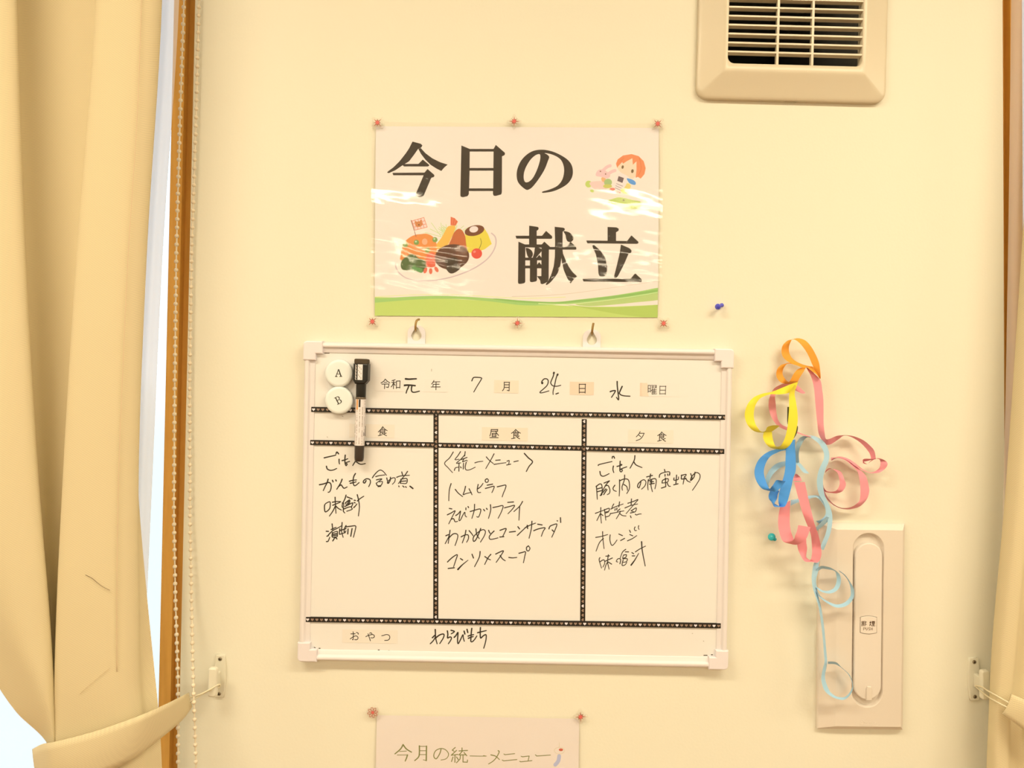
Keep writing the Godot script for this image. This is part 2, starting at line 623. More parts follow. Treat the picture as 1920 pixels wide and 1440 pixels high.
# ------------------------------------------------------------------ exhaust vent at the top
func vent():
	var b = Base.new(Vector2(1490, 8), 1.5, 12)
	var t = on_wall("ventilation_grille", "square cream plastic ventilation grille with dark slots high on the wall", "vent", b)
	var u = b.s
	var cream = mat("cream vent plastic", own(238, 208, 148), 0.32)
	var list = []
	# rings from the wall outwards: half width, half height, corner radius, height, whether the finger notch is cut into the lower edge
	for r in [[178.5, 178.5, 22, 0.0, 1], [178.5, 178.5, 22, 0.0048, 1], [178.5, 178.5, 22, 0.0048, 0], [178.5, 178.5, 22, 0.006, 0], [177.3, 177.3, 21, 0.0072, 0], [173.5, 173.5, 15, 0.0086, 0], [170, 170, 9, 0.0096, 0], [136, 136, 3, 0.0182, 0], [133, 133, 2.5, 0.0193, 0], [129, 129, 2.5, 0.0198, 0], [126, 118.5, 13, 0.0198, 0], [125, 117.5, 12, 0.019, 0], [125, 117.5, 12, 0.004, 0]]:
		var outline = rounded(r[0] * 2 * u, r[1] * 2 * u, r[2] * u)
		for v in [Vector2(-11, 0), Vector2(-9.5, 7), Vector2(10.5, 7), Vector2(11, 0)]:
			outline.insert(21 + [-11.0, -9.5, 10.5, 11.0].find(v.x), Vector2(v.x, -r[1] + v.y * r[4]) * u)
		list.append(Shape.loop3(outline, r[3]))
	var s = Shape.new()
	s.rings(list, false, false, true)
	part("frame", s, cream, t)
	var slat = Shape.new()
	slat.hull8([Vector3(-125 * u, -0.0017, 0.0100), Vector3(125 * u, -0.0017, 0.0100), Vector3(-125 * u, -0.0002, 0.0100), Vector3(125 * u, -0.0002, 0.0100), Vector3(-125 * u, -0.0010, 0.0190), Vector3(125 * u, -0.0010, 0.0190), Vector3(-125 * u, 0.0014, 0.0190), Vector3(125 * u, 0.0014, 0.0190)])
	var slat_mesh = slat.mesh()
	for i in 14:
		var o = part_mesh("slat", slat_mesh, cream, t)
		o.position.y = (8 - 103.5 + 16.65 * i) * u
	for x in [-32.5, 32.5]:
		s = Shape.new()
		s.box(Vector3((x - 2.1) * u, -117.5 * u, 0.0125), Vector3((x + 2.1) * u, 117.5 * u, 0.0188))
		part("bar", s, cream, t)

# ------------------------------------------------------------------ the whiteboard
const BLACK_INK := Color(0.10, 0.085, 0.07)

func board_writing(p: Print):
	var k8 = 8.0
	var kc = 1920.0 / 260.0
	var c = BLACK_INK
	# date line
	ink(p, 700, 690, 12, 3.4, c, [[725, 245, 800, 252, 880, 247, 965, 243], [690, 392, 760, 385, 850, 388, 940, 398]])
	ink(p, 700, 690, 12, 2.6, c, [[800, 395, 780, 450, 752, 510, 738, 565], [870, 390, 858, 450, 858, 510, 885, 542, 940, 545, 1035, 522]])
	ink(p, 820, 590, 6, 2.1, c, [[388, 745, 405, 710, 440, 705, 495, 712, 490, 735, 450, 800, 410, 870],
		[1184, 772, 1174, 766, 1180, 745, 1205, 722, 1235, 725, 1248, 750, 1235, 795, 1195, 835, 1158, 868, 1160, 880, 1195, 875, 1255, 858],
		[1312, 652, 1305, 690, 1280, 750, 1278, 775, 1300, 800, 1345, 805, 1388, 795], [1352, 672, 1335, 720, 1318, 800, 1303, 860, 1303, 898], [1335, 892, 1362, 882]])
	ink(p, 820, 590, 6, 3.4, c, [[1182, 766, 1180, 773], [1312, 652, 1310, 660], [1354, 672, 1350, 680]])
	ink(p, 1120, 700, 12, 2.5, c, [[447, 185, 450, 280, 465, 420, 480, 540, 478, 595, 455, 575, 432, 540], [292, 412, 340, 395, 395, 388, 405, 400, 380, 450, 320, 540], [560, 295, 530, 360, 500, 430, 500, 455, 540, 490, 620, 508, 735, 515]])
	# breakfast column
	ink(p, 580, 820, k8, 2.3, c, [[222, 308, 300, 290, 385, 270, 395, 262], [255, 435, 268, 475, 310, 495, 360, 490, 408, 468], [400, 245, 408, 222, 418, 226], [420, 225, 437, 248],
		[445, 330, 445, 370, 450, 400], [537, 268, 532, 330, 535, 390, 550, 425, 565, 400, 545, 388, 560, 376, 602, 362], [490, 350, 530, 340, 575, 322], [692, 355, 680, 375, 650, 422], [692, 355, 720, 380, 770, 405, 838, 395]])
	ink(p, 580, 820, k8, 2.3, c, [[150, 712, 210, 700, 285, 678, 320, 700, 325, 760, 305, 815, 280, 825], [280, 630, 265, 680, 235, 740, 208, 800], [345, 645, 355, 668], [395, 640, 402, 655],
		[490, 630, 465, 690, 410, 780], [440, 735, 475, 715, 495, 740, 520, 765, 565, 745], [690, 545, 665, 590, 655, 660, 665, 715, 690, 725, 745, 680], [600, 660, 650, 645, 705, 640], [612, 690, 660, 680, 700, 668],
		[850, 650, 830, 685, 808, 675, 820, 645, 860, 622, 905, 635, 915, 680, 890, 740]])
	ink(p, 580, 820, k8, 1.9, c, [[945, 608, 970, 570, 1020, 515, 1065, 492, 1110, 515, 1155, 570], [995, 590, 1050, 575, 1130, 565], [1005, 640, 1070, 625, 1085, 628, 1050, 655, 1000, 690], [1005, 690, 1020, 725, 1075, 720, 1095, 665, 1050, 670], [1030, 740, 1070, 735],
		[1160, 610, 1175, 665, 1190, 690], [1215, 600, 1210, 650, 1185, 690, 1170, 680, 1200, 640, 1250, 610, 1285, 615, 1280, 665, 1245, 705],
		[1385, 520, 1400, 570], [1472, 512, 1440, 560, 1390, 620, 1335, 695], [1310, 600, 1370, 580, 1500, 570], [1375, 640, 1365, 690], [1370, 630, 1460, 620, 1455, 690, 1375, 690], [1380, 660, 1450, 655], [1340, 730, 1345, 742], [1400, 730, 1420, 748], [1440, 742, 1455, 750]])
	ink(p, 580, 820, k8, 2.6, c, [[1510, 735, 1552, 768]])
	ink(p, 580, 820, k8, 2.1, c, [[228, 1015, 225, 1060, 240, 1120, 300, 1075, 312, 1010, 305, 968, 250, 990, 228, 1015], [385, 900, 388, 980, 398, 1140], [345, 975, 400, 965, 470, 965], [350, 1020, 400, 1000, 460, 975], [390, 1030, 350, 1110, 300, 1182], [395, 1030, 430, 1065, 480, 1092],
		[550, 868, 530, 930, 500, 990, 490, 1040, 505, 1050, 515, 990, 490, 985], [565, 895, 640, 925], [540, 985, 600, 940, 600, 985, 560, 1020, 545, 990], [530, 1040, 580, 1015, 650, 985, 630, 1050, 640, 1080, 560, 1110], [520, 1075, 580, 1050, 630, 1040], [510, 1060, 510, 1110, 530, 1135], [570, 1000, 590, 960],
		[672, 945, 690, 948], [672, 978, 685, 985], [665, 1055, 690, 1030, 712, 1000], [718, 862, 740, 960, 750, 1050, 735, 1180], [720, 955, 760, 920, 815, 885]])
	ink(p, 580, 920, k8, 2.1, c, [[252, 610, 285, 612], [262, 685, 285, 675], [255, 765, 280, 760, 305, 700], [340, 500, 345, 550, 350, 590], [325, 585, 360, 568, 400, 552], [285, 665, 350, 600, 410, 570, 480, 530], [345, 630, 340, 690, 370, 700, 415, 690, 420, 640, 415, 612, 350, 632], [350, 655, 410, 645], [355, 675, 410, 668], [385, 700, 350, 755], [385, 695, 412, 725],
		[490, 480, 485, 560, 480, 600, 505, 700], [455, 575, 450, 650, 475, 650, 540, 630], [460, 600, 550, 570], [550, 525, 530, 560, 520, 620, 550, 605], [545, 545, 620, 535, 690, 530, 690, 580, 660, 700], [580, 575, 575, 650], [640, 570, 620, 685]])
	# lunch column
	ink(p, 820, 830, kc, 1.7, c, [[220, 130, 170, 210, 100, 285, 150, 350, 210, 415], [320, 125, 285, 180, 245, 235, 300, 230], [375, 175, 330, 225, 265, 285, 325, 280], [300, 280, 298, 395], [235, 385, 250, 350, 290, 340], [320, 335, 330, 350], [385, 125, 378, 185], [330, 235, 410, 205], [370, 220, 350, 265, 400, 245, 415, 255], [362, 285, 358, 365], [400, 270, 385, 340, 400, 378, 450, 375, 525, 340],
		[520, 280, 570, 265, 630, 258], [785, 155, 740, 240, 670, 360], [678, 198, 720, 245, 775, 290], [808, 245, 870, 240], [785, 302, 860, 290, 950, 278], [965, 258, 995, 250, 985, 305], [960, 310, 1015, 298], [1060, 265, 1120, 252]])
	ink(p, 820, 830, kc, 2.3, c, [[1205, 150, 1260, 210, 1318, 265, 1270, 330, 1232, 400]])
	ink(p, 820, 830, kc, 1.9, c, [[190, 568, 165, 660, 158, 805], [248, 648, 290, 700, 350, 748], [390, 605, 375, 670, 358, 720, 400, 705, 470, 690], [440, 640, 465, 690, 480, 722], [565, 580, 552, 650, 565, 690, 600, 690], [560, 640, 600, 610, 632, 565], [690, 500, 665, 515, 668, 545, 695, 548, 708, 520, 690, 500],
		[690, 590, 765, 575], [665, 635, 720, 620, 785, 605, 775, 650, 755, 692], [830, 612, 890, 598, 948, 590, 940, 640, 915, 700, 898, 752],
		[165, 912, 200, 918], [138, 1000, 190, 975, 245, 945, 215, 1010, 158, 1125], [195, 1060, 225, 1055, 245, 1095, 280, 1090], [255, 1010, 290, 985, 320, 950, 310, 1010, 300, 1075, 320, 1070, 355, 1000, 380, 965, 385, 1010, 405, 1030], [395, 905, 395, 930], [425, 885, 432, 900],
		[455, 955, 520, 935, 595, 920, 595, 970, 570, 1030, 545, 1025], [515, 855, 510, 940, 478, 1050], [640, 925, 655, 945], [680, 910, 690, 925], [735, 860, 738, 940, 708, 1050], [770, 900, 840, 885, 908, 875, 890, 950, 842, 1048], [975, 828, 1055, 822], [930, 903, 1000, 885, 1068, 870, 1040, 920, 978, 985], [1180, 815, 1140, 880, 1060, 955], [1140, 880, 1135, 980, 1130, 1075]])
	ink(p, 820, 830, kc, 2.0, c, [[175, 1215, 165, 1290, 150, 1395], [118, 1290, 160, 1275, 155, 1310, 108, 1400], [150, 1330, 220, 1265, 275, 1270, 280, 1320, 245, 1425], [330, 1305, 380, 1280, 425, 1280, 430, 1330, 405, 1380], [395, 1215, 380, 1290, 345, 1390], [440, 1220, 470, 1255, 495, 1290],
		[535, 1195, 545, 1270, 580, 1330], [600, 1190, 570, 1270, 530, 1350, 500, 1365, 500, 1310, 560, 1245, 630, 1205, 665, 1230, 650, 1290, 597, 1378], [710, 1215, 725, 1250, 735, 1255], [785, 1225, 740, 1270, 718, 1310, 740, 1340, 840, 1320], [868, 1215, 950, 1190, 935, 1240, 905, 1300], [865, 1308, 920, 1302], [998, 1240, 1080, 1230],
		[1115, 1165, 1138, 1195], [1108, 1285, 1160, 1235, 1250, 1150], [1215, 1180, 1280, 1145, 1360, 1115], [1245, 1145, 1250, 1190], [1310, 1090, 1300, 1200, 1270, 1325], [1390, 1130, 1450, 1140], [1335, 1220, 1400, 1195, 1490, 1180, 1465, 1230, 1440, 1298], [1545, 1195, 1560, 1160, 1600, 1140, 1655, 1130, 1630, 1210, 1585, 1310], [1590, 1210, 1610, 1230], [1705, 1040, 1708, 1105], [1660, 1082, 1664, 1086]])
	ink(p, 820, 930, kc, 2.0, c, [[140, 915, 210, 850, 275, 815, 255, 890, 225, 980], [150, 1005, 235, 995], [320, 868, 350, 888], [480, 808, 500, 860], [592, 770, 580, 850, 515, 980], [740, 810, 700, 860, 655, 950], [658, 840, 700, 870, 735, 885], [808, 805, 910, 760, 890, 810, 815, 920], [870, 825, 900, 870, 940, 898], [990, 852, 1040, 858, 1100, 852], [1130, 795, 1180, 782, 1220, 775, 1210, 840, 1192, 925], [1262, 692, 1235, 715, 1240, 755, 1265, 760, 1282, 725, 1262, 692]])
	ink(p, 820, 930, kc, 3.0, c, [[285, 1018, 340, 960, 425, 890]], true, 0.3)
	# supper column
	ink(p, 1090, 830, kc, 2.1, c, [[235, 315, 260, 300, 425, 262], [258, 400, 270, 450, 310, 465, 385, 430], [428, 215, 432, 192, 442, 195], [450, 190, 460, 215], [445, 325, 438, 370, 450, 415], [538, 258, 535, 330, 535, 390, 555, 405, 570, 380, 545, 372], [495, 330, 560, 310, 550, 300], [540, 370, 575, 355, 630, 335],
		[742, 180, 735, 240, 700, 310, 675, 355], [730, 270, 760, 310, 840, 345]])
	ink(p, 1090, 830, kc, 1.9, c, [[210, 600, 215, 680, 222, 785], [205, 610, 250, 575, 280, 580, 290, 640, 285, 720, 260, 730], [225, 640, 280, 625], [225, 680, 280, 665], [315, 560, 390, 530], [385, 535, 345, 580, 300, 660, 265, 735], [330, 600, 370, 595, 395, 650, 390, 700, 360, 720], [340, 640, 300, 690], [355, 650, 310, 720],
		[465, 590, 440, 630, 450, 660, 485, 675], [530, 515, 530, 640, 525, 740], [530, 530, 590, 505, 645, 510, 665, 560, 665, 640, 630, 705], [600, 450, 595, 520, 565, 610, 570, 660], [590, 580, 630, 610, 640, 660],
		[830, 530, 790, 570, 780, 610, 800, 625, 820, 570, 830, 530, 870, 515, 895, 545, 880, 600, 835, 645], [960, 435, 950, 500], [905, 475, 985, 455], [930, 510, 920, 590, 925, 655], [925, 530, 1000, 500, 1035, 510, 1035, 570, 1020, 640], [950, 545, 1000, 540], [945, 575, 1010, 565], [960, 530, 975, 560], [975, 520, 965, 590, 985, 680],
		[1152, 372, 1160, 405], [1080, 480, 1090, 440, 1140, 415, 1220, 405, 1225, 450], [1160, 440, 1160, 465], [1195, 435, 1200, 455], [1225, 425, 1220, 450], [1120, 560, 1130, 520, 1200, 500, 1195, 545, 1125, 560], [1165, 490, 1170, 600], [1110, 630, 1170, 610], [1190, 560, 1210, 600, 1235, 605],
		[1320, 450, 1310, 570], [1285, 490, 1285, 520, 1340, 510, 1345, 475], [1280, 585, 1340, 570], [1390, 450, 1385, 500], [1385, 455, 1450, 440, 1440, 470], [1430, 470, 1420, 520, 1410, 575], [1390, 505, 1440, 500], [1445, 490, 1470, 530, 1510, 548],
		[1515, 430, 1535, 490, 1520, 525], [1575, 410, 1560, 480, 1515, 525, 1530, 470, 1590, 415, 1640, 440, 1640, 500, 1595, 580, 1540, 660]])
	ink(p, 1090, 830, kc, 1.7, c, [[270, 900, 268, 1000, 278, 1115], [195, 980, 260, 955, 330, 930], [265, 980, 240, 1030, 215, 1080], [275, 990, 300, 1010], [320, 925, 330, 1000, 340, 1075], [325, 930, 385, 910, 380, 950, 335, 960], [335, 975, 375, 960], [335, 1030, 385, 1015, 405, 980],
		[450, 850, 430, 885, 425, 915], [530, 820, 520, 890], [410, 920, 470, 890, 580, 850], [470, 915, 465, 940], [495, 905, 490, 930], [535, 920, 500, 950], [400, 985, 470, 970, 590, 945], [540, 950, 530, 980, 485, 1055], [530, 980, 570, 1010, 620, 1015],
		[695, 780, 690, 860], [645, 840, 720, 815, 785, 790, 735, 850, 620, 985], [605, 905, 690, 870, 780, 850], [690, 945, 760, 905, 745, 960, 690, 945], [680, 975, 740, 960], [680, 1015, 690, 1040], [748, 992, 765, 1002, 800, 990, 830, 988]])
	ink(p, 1090, 930, kc, 1.7, c, [[200, 575, 280, 560, 365, 535], [295, 495, 298, 580, 315, 730], [305, 590, 250, 650, 205, 765], [400, 540, 395, 600, 410, 665, 430, 685, 460, 660, 495, 610], [520, 528, 570, 550], [545, 618, 600, 588], [668, 475, 682, 505], [672, 535, 712, 552], [640, 622, 710, 590, 768, 550], [745, 430, 735, 455, 745, 480, 765, 478], [795, 412, 790, 440, 800, 465],
		[258, 855, 248, 890, 280, 1000], [255, 915, 310, 885, 325, 930, 300, 985], [375, 815, 370, 845], [340, 835, 390, 830], [370, 850, 365, 920, 385, 1015], [330, 905, 430, 860], [365, 915, 340, 960, 322, 1028], [365, 910, 420, 945],
		[535, 940, 545, 880, 510, 870, 485, 905, 505, 915], [615, 740, 570, 780, 540, 860], [610, 775, 655, 775], [585, 820, 625, 815, 615, 850, 575, 860, 585, 820], [575, 870, 635, 870, 625, 910, 580, 920], [580, 885, 565, 960, 605, 955, 630, 920],
		[700, 785, 725, 800], [705, 830, 740, 830], [750, 775, 810, 735, 890, 695]])
	ink(p, 1090, 930, kc, 2.6, c, [[690, 958, 740, 890, 795, 795]], true, 0.4)
	ink(p, 1090, 930, kc, 2.4, c, [[835, 635, 845, 760, 885, 970]], true, 0.6)
	# snack line
	ink(p, 795, 1165, 1920.0 / 140.0, 2.4, c, [[288, 215, 292, 330, 298, 430, 335, 580], [215, 425, 255, 385, 290, 360, 285, 420, 230, 510, 160, 580], [300, 430, 400, 355, 490, 330, 515, 360, 490, 440, 405, 575], [695, 235, 780, 265, 700, 325], [600, 250, 612, 340, 605, 430, 670, 405, 705, 430, 680, 500, 625, 580],
		[775, 415, 820, 370, 870, 290, 868, 380, 862, 480, 868, 565, 890, 565, 940, 470, 1000, 350, 1010, 430, 1035, 515], [1030, 255, 1050, 330], [1105, 210, 1125, 290], [1228, 185, 1215, 300, 1205, 450, 1205, 520, 1245, 525, 1300, 470, 1358, 380], [1135, 385, 1190, 362, 1275, 345], [1140, 440, 1200, 415, 1265, 395],
		[1380, 295, 1480, 270, 1600, 242], [1450, 165, 1445, 290, 1455, 430, 1520, 380, 1580, 345, 1600, 380, 1590, 490, 1565, 600, 1535, 695]])
	# smudges and specks of old ink along the rim
	ink(p, 0, 0, 1, 1.6, Color(0.15, 0.12, 0.10, 0.9), [[609, 662, 617, 662], [589, 1214, 591, 1215], [598, 1216, 600, 1216], [709, 1219, 711, 1219], [1320, 1229, 1326, 1229], [1334, 1228, 1336, 1228]], false)
	ink(p, 0, 0, 1, 0.9, Color(0.3, 0.25, 0.2, 0.5), [[809, 692, 809, 696], [728, 1220, 730, 1220], [643, 705, 644, 706], [803, 1229, 804, 1231], [613, 819, 614, 820], [641, 780, 643, 781], [1298, 1188, 1299, 1188], [1319, 1202, 1320, 1203]], false)

const LABELS := [
	# rectangle x0 y0 x1 y1, turn, tone, lettering: [origin x, y, scale, width, strokes]
	{"called": "era label", "r": [702, 707, 757, 734], "tone": 0, "k": [700, 690, 12, 1.5], "s": [[268, 250, 230, 300, 172, 338], [268, 250, 310, 295, 370, 335], [245, 322, 300, 322], [190, 362, 350, 360], [350, 360, 345, 400, 330, 440], [335, 437, 290, 430], [255, 362, 250, 465], [490, 265, 420, 285], [410, 325, 500, 322], [455, 285, 452, 465], [452, 330, 430, 385, 400, 425], [460, 345, 490, 390], [520, 295, 518, 460], [520, 295, 600, 290], [600, 290, 595, 450], [520, 440, 595, 440]]},
	{"called": "year label", "r": [796, 711, 840, 735], "tone": 0, "k": [700, 690, 12, 1.4], "s": [[1362, 280, 1345, 320, 1310, 362], [1340, 315, 1495, 310], [1345, 368, 1480, 365], [1345, 368, 1340, 428], [1300, 428, 1505, 425], [1412, 315, 1408, 490]]},
	{"called": "month label", "r": [926.5, 713, 972.5, 737], "tone": 1, "k": [900, 690, 12, 1.5], "s": [[545, 318, 545, 430, 530, 480, 505, 512], [545, 322, 665, 322], [660, 318, 655, 510], [655, 512, 612, 502], [550, 378, 655, 378], [550, 437, 655, 437]]},
	{"called": "day label", "r": [1068.5, 716, 1113.5, 740.5], "tone": 2, "k": [820, 590, 6, 1.4], "s": [[1597, 780, 1597, 882], [1597, 783, 1668, 783], [1665, 780, 1663, 882], [1597, 830, 1663, 830], [1597, 873, 1663, 873]]},
	{"called": "weekday label", "r": [1200, 718.5, 1274, 743.5], "tone": 0, "stain": [1200, 718, 1214, 744], "k": [1120, 700, 12, 1.15], "s": [[1145, 270, 1143, 430], [1145, 272, 1195, 272], [1195, 270, 1193, 425], [1145, 345, 1193, 345], [1145, 405, 1193, 405], [1215, 272, 1265, 272], [1262, 272, 1258, 330], [1225, 300, 1260, 300], [1222, 330, 1258, 322], [1285, 272, 1330, 272], [1330, 272, 1325, 330], [1290, 300, 1328, 300], [1288, 328, 1325, 322], [1250, 345, 1210, 395], [1235, 365, 1232, 470], [1285, 345, 1278, 372], [1235, 372, 1330, 368], [1235, 402, 1325, 400], [1235, 430, 1325, 428], [1232, 465, 1335, 460], [1280, 370, 1278, 462], [1410, 285, 1405, 470], [1410, 292, 1545, 292], [1540, 285, 1532, 475], [1408, 378, 1535, 378], [1405, 460, 1533, 460]]},
	{"called": "breakfast label", "r": [655, 795.5, 739.5, 820.5], "tone": 3, "k": [560, 590, 6, 1.4], "s": [[945, 1260, 925, 1290, 895, 1320], [945, 1260, 965, 1285, 995, 1305], [940, 1275, 945, 1288], [920, 1297, 970, 1297], [917, 1297, 915, 1360], [970, 1297, 966, 1330], [920, 1313, 968, 1313], [920, 1328, 968, 1328], [895, 1362, 915, 1357, 940, 1350], [935, 1330, 955, 1345, 988, 1362], [985, 1332, 960, 1343],
		[720, 1258, 715, 1340, 700, 1362], [720, 1260, 748, 1260], [748, 1255, 746, 1362], [720, 1290, 746, 1290], [720, 1320, 746, 1320], [670, 1255, 670, 1362], [650, 1290, 690, 1290], [690, 1290, 690, 1330], [650, 1290, 650, 1330], [650, 1330, 690, 1330], [640, 1345, 700, 1343], [640, 1272, 700, 1270]]},
	{"called": "lunch label", "r": [903.5, 801.5, 989.5, 826.5], "tone": 1, "k": [890, 785, 16, 1.5], "s": [[495, 325, 485, 430, 455, 520], [495, 328, 690, 328], [690, 322, 685, 385], [490, 378, 685, 378], [630, 385, 665, 440, 715, 505], [530, 440, 525, 540], [530, 440, 640, 440], [640, 440, 635, 540], [530, 487, 635, 487], [525, 535, 635, 535], [455, 570, 705, 572], [1230, 325, 1180, 385, 1105, 440], [1230, 325, 1290, 385, 1370, 435], [1225, 375, 1230, 410], [1180, 420, 1305, 420], [1175, 420, 1172, 590], [1305, 420, 1295, 510], [1178, 460, 1300, 460], [1178, 505, 1298, 505], [1105, 600, 1170, 590, 1220, 575], [1225, 505, 1270, 555, 1350, 605], [1335, 520, 1280, 550]]},
	{"called": "supper label", "r": [1178, 806, 1262.5, 831], "tone": 3, "k": [1170, 790, 16, 1.4], "s": [[485, 310, 440, 390, 370, 465], [465, 360, 605, 358], [605, 358, 560, 450, 490, 530, 365, 580], [445, 410, 505, 465], [1130, 320, 1090, 375, 1010, 430], [1130, 320, 1190, 380, 1265, 425], [1125, 370, 1132, 400], [1070, 408, 1195, 408], [1068, 408, 1065, 575], [1195, 408, 1190, 490], [1070, 450, 1190, 450], [1070, 490, 1190, 490], [1010, 595, 1070, 580, 1125, 565], [1120, 495, 1170, 550, 1245, 600], [1240, 515, 1180, 540]]},
	{"called": "snack label", "r": [641.5, 1180.5, 745.5, 1206], "tone": 3, "k": [640, 1165, 16, 1.4], "s": [[350, 315, 360, 380, 352, 545, 330, 548], [285, 380, 415, 375], [265, 530, 320, 490, 390, 450, 450, 440, 495, 480, 490, 530, 450, 555, 400, 550], [450, 335, 500, 355, 505, 390], [735, 460, 800, 430, 880, 405, 950, 400, 990, 440, 975, 485, 930, 500, 885, 495], [850, 365, 885, 345, 915, 380, 905, 400], [800, 375, 825, 450, 870, 585], [1210, 435, 1260, 425, 1340, 400, 1410, 410, 1450, 455, 1445, 520, 1400, 565, 1300, 575]]},
]

func heart(p: Print, cx: float, cy: float, r: float, c: Color, turned := false):
	var path = PackedVector2Array()
	for i in 24:
		var a = TAU * i / 24
		var q = Vector2(16.0 * pow(sin(a), 3), -(13.0 * cos(a) - 5.0 * cos(2 * a) - 2.0 * cos(3 * a) - cos(4 * a))) / 16.0 * r
		path.append(Vector2(cx, cy) + q)
	p.fill([path], c)

func tape(called: String, flat: Array, parent: Node3D, b: Base, m: Material, z0: float, z1: float, pitch := 34.6):
	# strip between two points: x0 y0 x1 y1; hearts repeat along it
	var a = b.at(flat[0], flat[1])
	var e = b.at(flat[2], flat[3])
	var along = (e - a).normalized()
	var side = Vector2(-along.y, along.x) * 4.75 * b.s
	var n = a.distance_to(e) / b.s / pitch
	var s = Shape.new()
	s.smooth(false)
	var lo = [a - side, e - side, e + side, a + side]
	var f = []
	var g = []
	for q in lo:
		f.append(Vector3(q.x, q.y, z1))
		g.append(Vector3(q.x, q.y, z0))
	s.quad(f[0], f[1], f[2], f[3], Vector2(0, 1), Vector2(n, 1), Vector2(n, 0), Vector2(0, 0))
	for i in 4:
		var j = (i + 1) % 4
		s.quad(g[i], g[j], f[j], f[i], Vector2(0, 0.02), Vector2(0, 0.02), Vector2(0, 0.02), Vector2(0, 0.02))
	return part(called, s, m, parent)

func rail(s: Shape, b: Base, x0: float, y0: float, x1: float, y1: float, inner_side: float):
	# a frame rail from plan point 0 to 1 (outer edge); its profile runs inwards
	var a = b.at(x0, y0)
	var e = b.at(x1, y1)
	var along = (e - a).normalized()
	var inwards = Vector2(-along.y, along.x) * inner_side
	var profile = [[0.0, 0.0], [0.0, 0.0085], [0.0012, 0.0120], [0.0030, 0.0135], [0.0062, 0.0137], [0.0074, 0.0128], [0.0082, 0.0108], [0.0092, 0.0103], [0.0145, 0.0098], [0.0152, 0.0092], [0.0152, 0.0070]]
	for i in profile.size() - 1:
		var p = profile[i]
		var q = profile[i + 1]
		var pa = a + inwards * p[0]
		var qa = a + inwards * q[0]
		var pe = e + inwards * p[0]
		var qe = e + inwards * q[0]
		if inner_side > 0: s.quad(Vector3(pa.x, pa.y, p[1]), Vector3(pe.x, pe.y, p[1]), Vector3(qe.x, qe.y, q[1]), Vector3(qa.x, qa.y, q[1]))
		else: s.quad(Vector3(pe.x, pe.y, p[1]), Vector3(pa.x, pa.y, p[1]), Vector3(qa.x, qa.y, q[1]), Vector3(qe.x, qe.y, q[1]))

